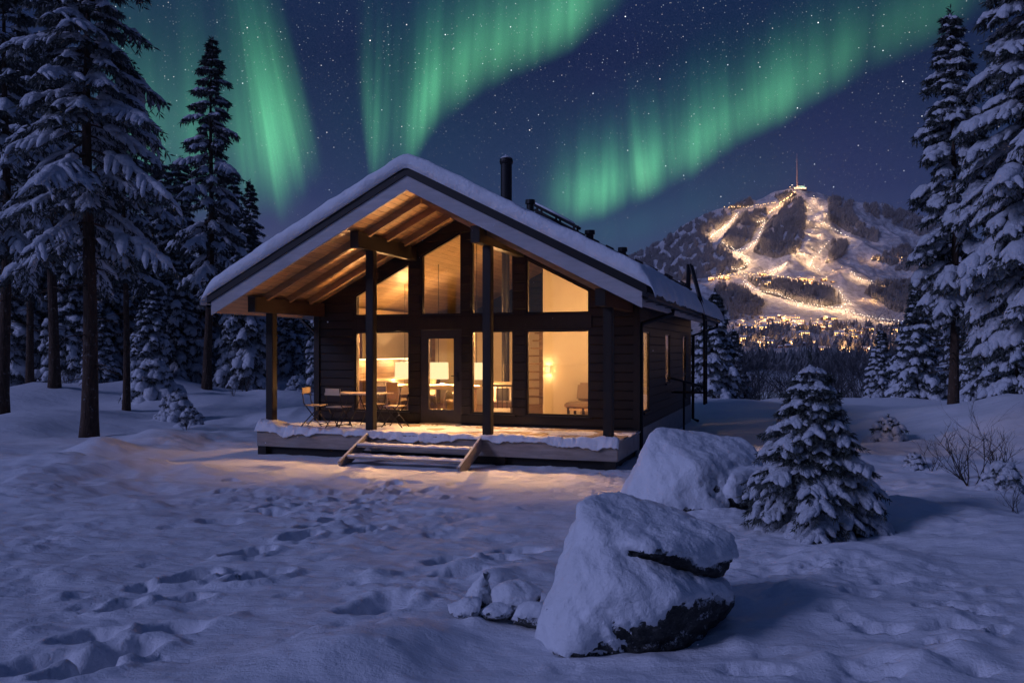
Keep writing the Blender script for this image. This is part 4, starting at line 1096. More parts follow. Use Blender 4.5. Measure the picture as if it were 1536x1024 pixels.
# stair with open treads rising behind the stove wall
stt = MB()
for i in range(11): stt.box(.0, .85, 3.3 + i * .19, 3.52 + i * .19, FLOOR + .2 + i * .21, FLOOR + .24 + i * .21)
stt.build('staircase', M['inner_wood'], cabin)
MB().box(-.05, .88, 5.6, 5.66, FLOOR, 2.7).build('partition', M['inner_wood'], cabin)
# kitchen along the left wall
k = inside('kitchen_counter', -3.22, 3.1, FLOOR); tag(k, 'pale kitchen counter along the inner left wall under the lit backsplash', 'counter')
m = MB(); m.box(-.33, .27, -2.0, 2.1, .08, .86); m.build('cabinet', M['grey_wall'], k)
MB().box(-.34, .31, -2.05, 2.15, .862, .90).build('worktop', M['pale_wood'], k)
m = MB()
for i in range(7): m.box(.272, .290, -1.97 + i * .58, -1.42 + i * .58, .10, .84)
m.build('cabinet_door', M['grey_wall'], k)
k2 = inside('wall_cupboard', -3.22, 3.1, FLOOR); tag(k2, 'grey wall cupboards above the glowing kitchen backsplash', 'cupboard')
MB().box(-.34, .0, -2.0, 2.1, 1.42, 2.15).build('cabinet', M['grey_wall'], k2)
sl = MB().box(-.28, -.22, -1.9, 2.0, 1.395, 1.415).build('light_strip', M['strip'], k2)
for v in (-1.3, 0.2, 1.6):
    l = bpy.data.lights.new('strip_light', 'POINT'); l.energy = 22; l.color = (1, .66, .32); l.shadow_soft_size = .05
    lo = link('strip_light', l, k2); lo.location = (-.16, v, 1.33)
# pendants over the dining table
def pendant(u, v, zb, label):
    o = inside('pendant_lamp', u, v, zb); tag(o, label, 'lamp', 'pendant lamps over the dining table')
    m = MB(); n = 28; 
    pts = [(.26 * math.cos(i * 2 * math.pi / n), .26 * math.sin(i * 2 * math.pi / n)) for i in range(n)]
    m.add([(x, y, 0) for x, y in pts] + [(x * .96, y * .96, .42) for x, y in pts], [(i, (i + 1) % n, n + (i + 1) % n, n + i) for i in range(n)])
    m.build('lamp_shade', M['shade'], o, smooth=True)
    MB().tube([(0, 0, .40), (0, 0, soff(u) - zb)], .008, 6).build('cord', M['iron'], o)
    m = MB(); m.tube([(0, 0, .18), (0, 0, .24), (0, 0, .3), (0, 0, .36)], [.02, .045, .04, .02], 8); m.build('bulb', M['bulb'], o)
    l = bpy.data.lights.new('pendant_light', 'POINT'); l.energy = 320; l.color = (1, .54, .21); l.shadow_soft_size = .06
    lo = link('pendant_light', l, o); lo.location = (0, 0, .12)
    return o
pendant(-2.6, 2.2, 1.27, 'cream drum pendant seen through the left window, leftmost of the three')
pendant(-1.66, 2.2, 1.27, 'cream drum pendant seen through the glass of the door')
pendant(-.62, 2.2, 1.27, 'cream drum pendant just right of the door, rightmost of the three')
t = inside('dining_table', -1.7, 2.2, FLOOR); tag(t, 'long pale wooden dining table under the pendants', 'table')
MB().box(-1.3, 1.15, -.45, .45, .70, .75).build('tabletop', M['pale_wood'], t, bevel=.01)
for x in (-1.05, .85):
    for y in (-.3, .3): MB().box(x - .09, x + .09, y - .06, y + .06, 0, .698).build('leg', M['pale_wood'], t)
def cloth():
    xs = np.linspace(-.75, .9, 40); ys = np.linspace(-.5, .5, 24); X, Y = np.meshgrid(xs, ys); Z = .758 + .025 * np.maximum(fbm(X * 3, Y * 3, 3, 80), -.2) + .005 - .10 * sstep(.44, .5, np.abs(Y))
    return mesh_np('throw', np.stack([X.ravel(), Y.ravel(), Z.ravel()], 1), grid_faces(*X.shape), M['hide'])
c = link('table_throw', cloth()); c.location = cab(-1.7, 2.2, FLOOR); c.rotation_euler = (0, 0, CAB_RZ); tag(c, 'pale rumpled throw lying over the dining table', 'throw')
def steel_chair():
    o = empty('dining_chair', (0, 0, 0))
    for s_ in (-1, 1):
        MB().tube([(s_ * .26, -.22, 0), (s_ * .25, -.20, .40), (s_ * .25, -.16, .58), (s_ * .24, -.06, .66), (s_ * .23, .18, .67), (s_ * .22, .24, .55), (s_ * .22, .22, .42), (s_ * .25, .26, 0)], .014, 8).build('frame', M['steel'], o, smooth=True)
    m = MB(); m.tube([(-.25, -.18, .42), (.25, -.18, .42)], .012, 6); m.tube([(-.22, .22, .42), (.22, .22, .42)], .012, 6); m.build('stretcher', M['steel'], o)
    MB().hexa([(-.22, -.22, .42), (.22, -.22, .42), (.21, .2, .40), (-.21, .2, .40), (-.21, -.21, .46), (.21, -.21, .46), (.2, .2, .445), (-.2, .2, .445)]).build('seat', M['hide'], o, bevel=.015)
    MB().hexa([(-.21, .18, .45), (.21, .18, .45), (.21, .24, .45), (-.21, .24, .45), (-.2, .27, .86), (.2, .27, .86), (.2, .31, .86), (-.2, .31, .86)]).build('backrest', M['hide'], o, bevel=.015)
    return o
dc = steel_chair()
spots = [(-2.3, 1.35, math.pi - .3, 'steel framed dining chair seen through the left window'), (-.75, 1.25, math.pi + .9, 'steel framed dining chair seen through the door glass'), (-1.5, 3.1, .1, 'steel framed dining chair on the far side of the dining table'), (-2.45, 3.05, -.1, 'steel framed dining chair at the kitchen end behind the table')]
for i, (u, v, a, lab) in enumerate(spots):
    o = dc if i == 0 else copy_tree(dc)
    o.location = cab(u, v, FLOOR); o.rotation_euler = (0, 0, CAB_RZ + a); tag(o, lab, 'chair', 'dining chairs in the cabin')
# stove under the chimney
s = inside('wood_stove', -.12, 2.94, FLOOR); tag(s, 'pale soapstone wood stove with a black flue in the middle of the room', 'stove')
MB().box(-.25, .25, -.22, .22, .06, .84).build('body', M['stone'], s, bevel=.02)
MB().box(-.27, .27, -.24, .24, .0, .058).build('plinth', M['iron'], s)
MB().box(-.17, .17, -.235, -.222, .28, .68).build('door', M['iron'], s)
MB().tube([(0, 0, .84), (0, 0, 4.5)], .10, 16).build('flue', M['black_metal'], s, smooth=False)
# spindle-back armchair in front of the stove
a = inside('armchair', .30, 1.35, FLOOR, .2); tag(a, 'armchair with a dark spindle back just right of the door', 'armchair')
MB().box(-.32, .32, -.30, .30, .30, .44).build('seat', M['fabric'], a, bevel=.03)
m = MB(); m.tube([(-.36, -.36, .82), (.36, -.36, .82)], .022, 8)
for i in range(7): x = -.33 + i * .11; m.tube([(x, -.33, .30), (x, -.36, .82)], .011, 6)
m.build('backrest', M['iron'], a)
for x in (-.32, .32):
    for y in (-.3, .3): MB().tube([(x, y, 0), (x * .95, y * .95, .31)], .02, 6).build('leg', M['iron'], a)
# sofa at the right
s = inside('sofa', 2.55, 1.95, FLOOR); tag(s, 'brown low sofa on wooden legs before the bright wall at right', 'sofa')
MB().box(-.75, .75, -.35, .35, .30, .42).build('seat', M['fabric'], s, bevel=.03)
MB().hexa([(-.62, .22, .44), (.75, .22, .44), (.75, .36, .44), (-.62, .36, .44), (-.60, .32, .86), (.75, .32, .86), (.75, .44, .86), (-.60, .44, .86)]).build('backrest', M['fabric'], s, bevel=.05)
m = MB(); m.box(-.72, .72, -.32, -.28, .24, .29); m.box(-.72, .72, .28, .32, .24, .29); m.build('frame', M['pale_wood'], s)
for x in (-.66, -.3, .66):
    for y in (-.3, .3): MB().box(x - .025, x + .025, y - .025, y + .025, 0, .30).build('leg', M['iron'], s)
# floor lamp in the corner between stair and white wall
fl = inside('wall_or_added_lamp', 1.10, 2.695, 1.52); tag(fl, 'small wall lamp at the left edge of the bright inner wall', 'lamp')
MB().box(-.05, .05, -.02, -.002, -.07, .07).build('back_plate', M['pale_wood'], fl)
m = MB(); m.tube([(0, -.08, -.08), (0, -.08, .08)], [.06, .06], 14, caps=False); m.build('lamp_shade', M['shade'], fl, smooth=True)
l = bpy.data.lights.new('wall_or_added_light', 'POINT'); l.energy = 32; l.color = (1, .58, .24); l.shadow_soft_size = .06
lo = link('wall_or_added_light', l, fl); lo.location = (0, -.10, 0)
# unseen ceiling lamps added to brighten the kitchen side and the back rooms
def added_ceil_lamp(u, v, drop, power, label, grp):
    o = inside('added_ceiling_lamp', u, v, soff(u)); tag(o, label, 'lamp', grp)
    m = MB(); m.tube([(0, 0, .0), (0, 0, -drop + .16)], .012, 6); m.tube([(0, 0, -drop + .16), (0, 0, -drop + .05)], [.05, .075], 12); m.build('housing', M['iron'], o)
    m = MB(); m.tube([(0, 0, -drop + .048), (0, 0, -drop + .03)], [.06, .05], 12); m.build('bulb', M['bulb'], o)
    l = bpy.data.lights.new('added_ceiling_light', 'POINT'); l.energy = power; l.color = (1, .54, .22); l.shadow_soft_size = .05
    lo = link('added_ceiling_light', l, o); lo.location = (0, 0, -drop - .06)
def added_rail_lamp(u, power, label, fill=0):  # unseen lamps added behind the rail to light deck, yard and soffit
    o = inside('wall_or_added_lamp', u, WT + .022, 2.60); tag(o, label, 'lamp', 'added lamps on the inner side of the window rail')
    MB().box(-.05, .05, 0, .02, -.06, .06).build('back_plate', M['iron'], o)
    MB().tube([(0, .02, 0), (0, .16, .0)], .012, 6).build('arm', M['iron'], o)
    MB().tube([(0, .2, -.05), (0, .2, -.02), (0, .2, .03), (0, .2, .05)], [.015, .04, .035, .01], 10).build('bulb', M['bulb'], o, smooth=True)
    l = bpy.data.lights.new('wall_or_added_light', 'SPOT'); l.spot_size = R(165); l.spot_blend = .8; l.energy = power * 3.3; l.color = (1, .52, .20); l.shadow_soft_size = .06
    lo = link('wall_or_added_light', l, o); lo.location = (0, .28, 0); lo.rotation_euler = (R(-58), 0, 0)
    if fill:
        l = bpy.data.lights.new('added_fill_light', 'POINT'); l.energy = fill; l.color = (1, .56, .23); l.shadow_soft_size = .06  # extra fill added to brighten the inner partition evenly
        lo = link('added_fill_light', l, o); lo.location = (0, .3, 0)
added_rail_lamp(-2.10, 520, 'added unseen lamp behind the rail over the left window')
added_rail_lamp(-.63, 380, 'added unseen lamp behind the rail over the door')
added_rail_lamp(.62, 380, 'added unseen lamp behind the rail over the narrow window')
added_rail_lamp(2.08, 240, 'added unseen lamp behind the rail over the right window', 300)
added_ceil_lamp(-2.46, 2.5, .45, 110, 'added unseen ceiling lamp over the kitchen', 'added ceiling lamps further back')
added_ceil_lamp(2.6, 3.4, .9, 95, 'added unseen ceiling lamp in the first back room', 'added ceiling lamps further back')
added_ceil_lamp(2.6, 6.6, .9, 70, 'added unseen ceiling lamp in the second back room', 'added ceiling lamps further back')
# unseen low lamp added to light the first side window
tl = inside('added_stool_lamp', 3.1, .75, FLOOR); tag(tl, 'added unseen low lamp on a wooden stool behind the right side window', 'lamp')
MB().box(-.16, .16, -.16, .16, .36, .40).build('stool_top', M['pale_wood'], tl)
for x in (-.13, .13):
    for y in (-.13, .13): MB().box(x - .018, x + .018, y - .018, y + .018, 0, .358).build('leg', M['pale_wood'], tl)
MB().tube([(0, 0, .40), (0, 0, .44), (0, 0, .52), (0, 0, .58)], [.05, .06, .03, .01], 12).build('base', M['stone'], tl, smooth=True)
MB().tube([(0, 0, .56), (0, 0, .76)], [.13, .09], 16, caps=False).build('lamp_shade', M['shade'], tl, smooth=True)
l = bpy.data.lights.new('added_stool_light', 'POINT'); l.energy = 110; l.color = (1, .56, .24); l.shadow_soft_size = .08
lo = link('added_stool_light', l, tl); lo.location = (0, 0, .66)

# ------------------------------------------------------------------ porch table and folding chairs
t = inside('porch_table', -2.0, -1.12, DECK + .012); tag(t, 'narrow wooden folding table standing on the porch', 'table')
m = MB()
for i in range(6): m.box(-.62, .62, -.33 + i * .112, -.33 + i * .112 + .10, .70, .728)
m.build('tabletop', M['pale_wood'], t)
for s_ in (-1, 1):
    m = MB(); m.tube([(s_ * .45, -.28, 0), (s_ * .12, -.28, .69)], .012, 6); m.tube([(s_ * .45, .28, 0), (s_ * .12, .28, .69)], .012, 6); m.tube([(s_ * .45, -.28, .02), (s_ * .45, .28, .02)], .010, 6); m.build('leg', M['iron'], t)
m = MB(); m.tube([(-.5, 0, .69), (.5, 0, .69)], .012, 6); m.build('brace', M['iron'], t)
def folding_chair():
    o = empty('folding_chair', (0, 0, 0))
    for s_ in (-1, 1):
        MB().tube([(s_ * .19, -.24, 0), (s_ * .19, .17, .50), (s_ * .19, .22, .84)], .011, 6).build('leg', M['iron'], o)
        MB().tube([(s_ * .165, .24, 0), (s_ * .165, -.18, .44)], .011, 6).build('leg', M['iron'], o)
    m = MB()
    for i in range(4): m.box(-.20, .20, -.20 + i * .095, -.12 + i * .095, .44, .458)
    m.build('seat', M['pale_wood'], o)
    MB().box(-.20, .20, .195, .215, .70, .84).build('backrest', M['pale_wood'], o)
    m = MB(); m.tube([(-.19, -.2, .05), (.19, -.2, .05)], .008, 6); m.tube([(-.165, .2, .05), (.165, .2, .05)], .008, 6); m.build('stretcher', M['iron'], o)
    return o
fc = folding_chair()
for i, (u, v, a, lab) in enumerate([(-3.02, -1.32, math.pi / 2 + .15, 'folding chair at the left end of the porch table'), (-2.25, -1.62, math.pi - .1, 'folding chair with its back to the camera before the porch table'), (-2.0, -.55, -.05, 'folding chair between the porch table and the wall'), (-1.22, -1.0, -math.pi / 2, 'folding chair at the right end of the porch table, half behind a post')]):
    o = fc if i == 0 else copy_tree(fc)
    o.location = cab(u, v, DECK + .014); o.rotation_euler = (0, 0, CAB_RZ + a); tag(o, lab, 'chair', 'folding chairs on the porch')

# ------------------------------------------------------------------ conifers
FING_X = np.array([0.0, .10, .32, .62, .86, 1.0]); FING_R = np.array([.35, .75, 1.0, .95, .68, .08]); NS = 7
def unit(v): return v / np.maximum(np.linalg.norm(v, axis=-1, keepdims=True), 1e-9)
def snow_fingers(rs, o, d, L, Wd, Hh, bend):
    """lumpy snow lying along twigs; arrays of n"""
    n = len(o); d = unit(d); zup = np.array([0, 0, 1.0])
    side = unit(np.cross(d, zup)); up = np.cross(side, d)
    ang = np.linspace(0, 2 * np.pi, NS, endpoint=False)
    cy_, sy_ = np.cos(ang), np.sin(ang); sz = np.where(sy_ > 0, sy_, sy_ * .35)
    jr = rs.uniform(.78, 1.25, (n, len(FING_X), 1)); jv = rs.uniform(.85, 1.15, (n, len(FING_X), NS))
    rad = FING_R[None, :, None] * jr * jv
    x = np.broadcast_to(FING_X[None, :, None], rad.shape)
    P = (o[:, None, None, :] + d[:, None, None, :] * (x * L[:, None, None])[..., None]
         + side[:, None, None, :] * (rad * cy_ * Wd[:, None, None])[..., None]
         + up[:, None, None, :] * (rad * sz * Hh[:, None, None])[..., None])
    P[..., 2] -= (x ** 2) * (bend * L)[:, None, None]
    V = P.reshape(-1, 3); R_ = len(FING_X)
    base = (np.arange(n) * R_ * NS)[:, None, None]; i = np.arange(R_ - 1)[None, :, None] * NS; k = np.arange(NS)[None, None, :]; k2 = (k + 1) % NS
    F = np.stack([base + i + k, base + i + k2, base + i + NS + k2, base + i + NS + k], -1).reshape(-1, 4)
    return V, F
def needle_leaves(rs, o, d, L, bend, per, ln, wd, spread):
    """needle sprays: narrow diamonds leaving the twig on both sides and below"""
    n = len(o); d = unit(d); zup = np.array([0, 0, 1.0]); side = unit(np.cross(d, zup)); up = np.cross(side, d)
    t = rs.uniform(.05, 1.05, (n, per)); a = rs.uniform(0, 2 * np.pi, (n, per))
    b = o[:, None, :] + d[:, None, :] * (t * L[:, None])[..., None]; b[..., 2] -= t ** 2 * (bend * L)[:, None]
    out = side[:, None, :] * np.cos(a)[..., None] + up[:, None, :] * (np.sin(a) * .7 - .35)[..., None]
    dd = unit(d[:, None, :] * rs.uniform(.5, 1.1, (n, per))[..., None] + out * spread)
    dd[..., 2] -= .18; l = ln * rs.uniform(.6, 1.3, (n, per))
    tip = b + dd * l[..., None]; mid = b + dd * (l * .45)[..., None]
    cr = unit(np.cross(dd, rs.normal(size=dd.shape))) * (wd * rs.uniform(.7, 1.3, (n, per)))[..., None]
    V = np.stack([b, mid + cr, tip, mid - cr], 2).reshape(-1, 3)
    F = np.arange(n * per * 4).reshape(-1, 4)
    return V, F
def conifer(seed, H, base, rmax, whorl=.42, per=(4, 6), droop=(.10, .35), twigs=5, leaves=16, leaf=(.17, .030), fat=1.0, top_r=.04, shape=.85, trunk_r=.16, irregular=.25, gaps=.1, dead=0, lean=.02, bend=.35, crown_pow=.75, full=0.0):
    """returns three meshes: trunk with limbs, needles, snow"""
    rs = np.random.RandomState(seed); rn = random.Random(seed)
    tb = MB()
    zs = np.linspace(-.5, H, 14); lx = rn.uniform(-lean, lean); ly = rn.uniform(-lean, lean)
    def axis(z): return np.array([lx * z + .05 * math.sin(z * .5 + seed), ly * z + .05 * math.cos(z * .43 + seed), z])
    def trad(z): return max(.012, trunk_r * (1 - max(z, 0) / H) ** .8 * (1 + .45 * math.exp(-max(z, 0) / .35)))
    tb.tube([axis(z) for z in zs], [trad(z) for z in zs], 10)
    TO, TD, TL, TW, TH, TB, LO, LD, LL, LB = ([] for _ in range(10))
    z = base; az = rn.random() * 6
    while z < H - .08:
        f = (z - base) / (H - base)
        rr_ = rmax * (1 - f) ** crown_pow * (1 - .35 * math.exp(-f * 9) * (1 - full)) + top_r
        n = rn.randint(*per); az += rn.uniform(.5, 1.2)
        for k in range(n):
            if rn.random() < gaps * (1 - f): continue
            a = az + k * 2 * math.pi / n + rn.uniform(-.35, .35)
            L = rr_ * rn.uniform(1 - irregular, 1 + irregular * .8)
            dz0 = -rn.uniform(*droop) * (1 - f * 1.3) + .25 * max(0, f - .75) * 2
            o = axis(z + rn.uniform(-.12, .12) * whorl * 3); h = np.array([math.cos(a), math.sin(a), 0])
            bd = bend * (1 - .6 * f) * rn.uniform(.6, 1.2)
            def pt(s): return o + h * (L * s) + np.array([0, 0, L * (dz0 * s - bd * s * s + .10 * bd * s ** 3)])
            nseg = 4; pts = [pt(s) for s in np.linspace(0, .98, nseg + 1)]
            tb.tube(pts, [max(.006, trad(z) * .32 * (1 - .85 * s)) for s in np.linspace(0, 1, nseg + 1)], 4, caps=False)
            # snow + needles along the limb itself
            ns = max(2, int(L / .55) + 1)
            e = np.linspace(.22, .92, ns + 1)
            for s0, s1 in zip(e[:-1], e[1:]):
                p0, p1 = pt(s0), pt(min(s1 + .06, 1.04)); l_ = np.linalg.norm(p1 - p0)
                wv = fat * min(.16, .045 + .065 * L) * rn.uniform(.7, 1.35)
                LO.append(p0); LD.append(p1 - p0); LL.append(l_); LB.append(0.0)
                if rn.random() < .93: TO.append(p0 + np.array([0, 0, .02])); TD.append(p1 - p0); TL.append(l_ * 1.15); TW.append(wv); TH.append(wv * rn.uniform(.75, 1.1)); TB.append(.05)
            nt = max(2, int(round(twigs * (.45 + .55 * L / max(rmax, .01)))))
            for j in range(nt):
                s_ = .28 + .70 * (j + rn.random() * .7) / nt
                for sd in (-1, 1):
                    if rn.random() < .12: continue
                    p = pt(s_); t2 = h * math.cos(.95) + sd * np.array([-h[1], h[0], 0]) * math.sin(.95)
                    t2 = t2 + np.array([0, 0, dz0 - 2 * bd * s_ * .7 - .12]); l_ = L * rn.uniform(.24, .50) * (1.15 - s_ * .62) + .05
                    b2 = rn.uniform(.15, .5) * bend * 1.6
                    LO.append(p); LD.append(t2); LL.append(l_); LB.append(b2)
                    if rn.random() < .9:
                        wv = fat * (.040 + .090 * l_) * rn.uniform(.65, 1.35)
                        TO.append(p + np.array([0, 0, .015])); TD.append(t2); TL.append(l_ * rn.uniform(.75, 1.0)); TW.append(wv); TH.append(wv * rn.uniform(.7, 1.05)); TB.append(b2)
            p = pt(.9); q = pt(1.04); LO.append(p); LD.append(q - p); LL.append(L * .16 + .06); LB.append(.1)
        z += whorl * rn.uniform(.75, 1.25) * (1 - .5 * f)
    # leader
    for i in range(3):
        p = axis(H - .22 + i * .09); LO.append(p); LD.append(np.array([.02, .02, 1.0])); LL.append(.22); LB.append(0.0)
    TO.append(axis(H - .18)); TD.append(np.array([.1, .05, 1.0])); TL.append(.2); TW.append(.035 * fat + .01); TH.append(.035 * fat + .01); TB.append(0)
    for i in range(dead):       # bare dead snags on the clean bole
        zd = rn.uniform(base * .3, base); a = rn.random() * 6.28; l_ = rn.uniform(.3, 1.1); o = axis(zd); h = np.array([math.cos(a), math.sin(a), 0])
        tb.tube([o, o + h * l_ * .5 + np.array([0, 0, -.05]), o + h * l_ + np.array([0, 0, -.2 * l_])], [.022, .014, .005], 4, caps=False)
    arr = lambda q: np.array(q, float)
    sv, sf = snow_fingers(rs, arr(TO), arr(TD), arr(TL), arr(TW), arr(TH), arr(TB))
    nv, nf = needle_leaves(rs, arr(LO), arr(LD), arr(LL), arr(LB), leaves, leaf[0], leaf[1], .9)
    me_t = bpy.data.meshes.new('trunk'); me_t.from_pydata(tb.v, [], tb.f); me_t.polygons.foreach_set('use_smooth', [True] * len(me_t.polygons)); me_t.materials.append(M['bark'])
    return me_t, mesh_np('crown', nv, nf, M['needles'], False), mesh_np('snow', sv, sf, M['tree_snow'])
def tree(name, meshes, x, y, rz, s, label, group=None, cat='tree', sink=.05):
    o = empty(name, (x, y, gz(x, y) - sink), rz, s)
    t, c, n = meshes
    link('trunk', t, o); link('crown', c, o); link('snow', n, o)
    tag(o, label, cat, group); return o
def atpx(px, d): return ((px - CX) / FPX * d, d)

# tall pines of the left
pineA = conifer(101, 13.6, 5.0, 2.2, whorl=.46, per=(4, 6), droop=(.08, .42), twigs=11, leaves=16, leaf=(.17, .020), fat=.80, trunk_r=.20, irregular=.45, gaps=.26, dead=26, bend=.42, crown_pow=.60)
pineB = conifer(102, 14.6, 5.2, 1.95, whorl=.54, per=(4, 5), droop=(.06, .42), twigs=10, leaves=14, leaf=(.19, .024), fat=.92, trunk_r=.185, irregular=.45, gaps=.26, dead=22, bend=.42, crown_pow=.8)
pineC = conifer(103, 12.0, 5.2, 1.75, whorl=.46, per=(3, 5), droop=(.05, .35), twigs=9, leaves=14, leaf=(.19, .026), fat=.95, trunk_r=.13, irregular=.45, gaps=.12, dead=24, bend=.36, crown_pow=.6)
# full spruces, boughs down to the snow
sprA = conifer(111, 9.0, .5, 1.9, whorl=.40, per=(5, 6), droop=(.2, .45), twigs=7, leaves=14, leaf=(.20, .034), fat=1.62, trunk_r=.13, irregular=.22, gaps=.06, bend=.4, crown_pow=.85, full=1)
sprB = conifer(112, 8.0, .4, 1.7, whorl=.42, per=(5, 6), droop=(.15, .4), twigs=7, leaves=14, leaf=(.20, .034), fat=1.69, trunk_r=.12, irregular=.3, gaps=.08, bend=.4, crown_pow=.8, full=1)
sprC = conifer(113, 5.0, .25, 1.35, whorl=.32, per=(5, 6), droop=(.1, .35), twigs=7, leaves=14, leaf=(.16, .028), fat=1.49, trunk_r=.08, irregular=.25, gaps=.06, bend=.35, crown_pow=.85, full=1)

x, y = atpx(132, 20.8); tree('pine_tree', pineA, x, y, .4, 1.0, 'tallest pine at the front left, thick reddish trunk rising out of a snow mound')
for px, d, ms, rz, s, lab in [
    (80, 30, pineB, 1.0, 1.02, 'tall pine with a dark trunk second from the left edge'), (188, 26, pineC, 2.2, .86, 'slim pine just right of the thick front pine'),
    (312, 34, pineB, 3.3, .98, 'tall pine with a pointed top standing clear against the aurora'), (47, 36, pineC, 4.0, 1.3, 'dark pine trunk nearest the left edge'),
    (271, 46, pineC, 5.1, 1.0, 'thin pine left of the pine with the pointed top'), (337, 47, pineC, .7, .98, 'thin pine just right of the pine with the pointed top'),
    (376, 42, pineB, 1.9, .70, 'dark pine trunk left of the porch corner post'), (5, 24, pineB, 2.9, .95, 'pine cut by the left edge of the picture'), (160, 44, pineB, 4.4, 1.05, 'distant pine behind the slim pine'), (235, 50, pineC, .2, 1.05, 'distant thin pine behind the snowy bush')]:
    x, y = atpx(px, d); tree('pine_tree', ms, x, y, rz, s, lab)
# the wood behind
fr_ = random.Random(21); k_ = 0
slots = []
for i in range(100):
    for _ in range(40):
        px = fr_.uniform(-120, 500); d = fr_.uniform(38, 74)
        x, y = atpx(px, d)
        if all((x - a) ** 2 + (y - b) ** 2 > 2.0 ** 2 for a, b in slots): break
    slots.append((x, y))
    ms = fr_.choice([sprA, sprB, sprA]); s = fr_.uniform(.75, 1.12) * (1.15 if px < 220 else .95)
    if px > 380: s *= .72
    tree('spruce_tree', ms, x, y, fr_.random() * 6.28, s, 'snow laden spruce in the dense wood behind the tall pines', 'spruces of the left wood')
for px, d, ms, rz, s, lab in [(225, 37, sprA, 1.0, .62, 'broad snowy spruce with low boughs behind the slim pine'), (110, 38, sprB, 2.0, .85, 'bushy spruce between the two left trunks'), (20, 44, sprA, 3.0, 1.1, 'bushy spruce at the left edge of the wood'),
                              (395, 50, sprB, 4.0, .8, 'spruce showing left of the porch post'), (445, 44, sprA, 5.0, .62, 'spruce showing between the porch post and the cabin wall'), (300, 44, sprB, .5, .75, 'spruce behind the pine with the pointed top'), (150, 33, sprC, 2.4, .6, 'young spruce behind the thick front pine')]:
    x, y = atpx(px, d); tree('spruce_tree', ms, x, y, rz, s, lab)

# right side
pineR = conifer(121, 10.9, 2.6, 1.30, whorl=.42, per=(4, 6), droop=(.12, .4), twigs=9, leaves=14, leaf=(.15, .020), fat=1.35, trunk_r=.13, irregular=.3, gaps=.12, dead=16, bend=.42, crown_pow=.62)
pineR2 = conifer(122, 13.5, 2.4, 1.85, whorl=.42, per=(5, 6), droop=(.15, .42), twigs=10, leaves=14, leaf=(.16, .020), fat=1.2, trunk_r=.19, irregular=.3, gaps=.10, dead=10, bend=.42, crown_pow=.6)
x, y = atpx(1430, 23); tree('pine_tree', pineR, x, y, 1.2, 1.0, 'slender snow laden pine at right, its whole top against the sky')
x, y = atpx(1556, 19); tree('pine_tree', pineR2, x, y, .3, 1.0, 'huge snow laden pine cut by the right edge')
for px, d, ms, rz, s, lab in [(1376, 38, sprC, .4, 1.0, 'dark young spruce left of the slender right pine'), (1322, 42, sprC, 1.6, .72, 'small spruce between the bare bushes and the dark young spruce'), (1072, 38, sprC, 2.6, 1.0, 'snowy spruce just behind the back corner of the cabin'),
                              (1098, 47, sprC, 3.1, .95, 'smaller spruce right of the spruce behind the cabin'), (1480, 34, sprA, 4.0, .62, 'snowy spruce between the two right pines'), (1525, 30, sprB, 5.2, .75, 'spruce in the shade of the huge right pine'), (1450, 44, sprB, .9, .85, 'spruce behind the slender right pine'),
                              (1400, 50, sprA, 2.0, .75, 'far spruce between the young spruce and the right pine'), (1560, 40, sprA, 2.5, 1.0, 'spruce at the right edge behind the huge pine'), (1030, 48, sprB, 2.9, .7, 'spruce peeping over the back of the cabin')]:
    x, y = atpx(px, d); tree('spruce_tree', ms, x, y, rz, s, lab)

# the small spruce in the right foreground: fine needles, heavy snow pads
small = conifer(131, 1.92, .08, .78, whorl=.12, per=(6, 8), droop=(.02, .30), twigs=8, leaves=46, leaf=(.060, .0056), fat=.85, trunk_r=.032, irregular=.24, gaps=.05, bend=.30, crown_pow=.74, full=1, lean=.01, top_r=.03)
x, y = atpx(1222, 9.4); tree('spruce_tree', small, x, y, 2.0, 1.0, 'small dense spruce heavy with snow beside the boulders in the right foreground', sink=.02)

# low snow-laden bushes: bent young growth
bushm = conifer(141, 1.15, .05, .85, whorl=.16, per=(6, 8), droop=(.0, .3), twigs=4, leaves=16, leaf=(.10, .014), fat=1.9, trunk_r=.03, irregular=.4, gaps=.1, bend=.55, crown_pow=.45, full=1)
for px, py, s, rz, lab in [(228, 614, 1.15, .2, 'snow buried bush right of the slim pine'), (262, 626, .8, 1.4, 'lower snow buried bush beside the taller one'), (285, 632, .5, 2.4, 'smallest snow buried bush in front of the wood'), (1508, 742, .45, 3.0, 'snow buried bush at the right edge'), (1370, 690, .3, .6, 'tiny buried bush right of the small spruce'), (448, 600, .7, 4.0, 'snow buried bush behind the porch chair'), (1175, 640, .4, .4, 'small buried bush behind the small spruce'), (1330, 655, .6, 1.4, 'buried bush in the clearing right of the small spruce')]:
    x, y = un(px, py, -.05); tree('snowy_bush', bushm, x, y, rz, s, lab, None, 'bush', .1)

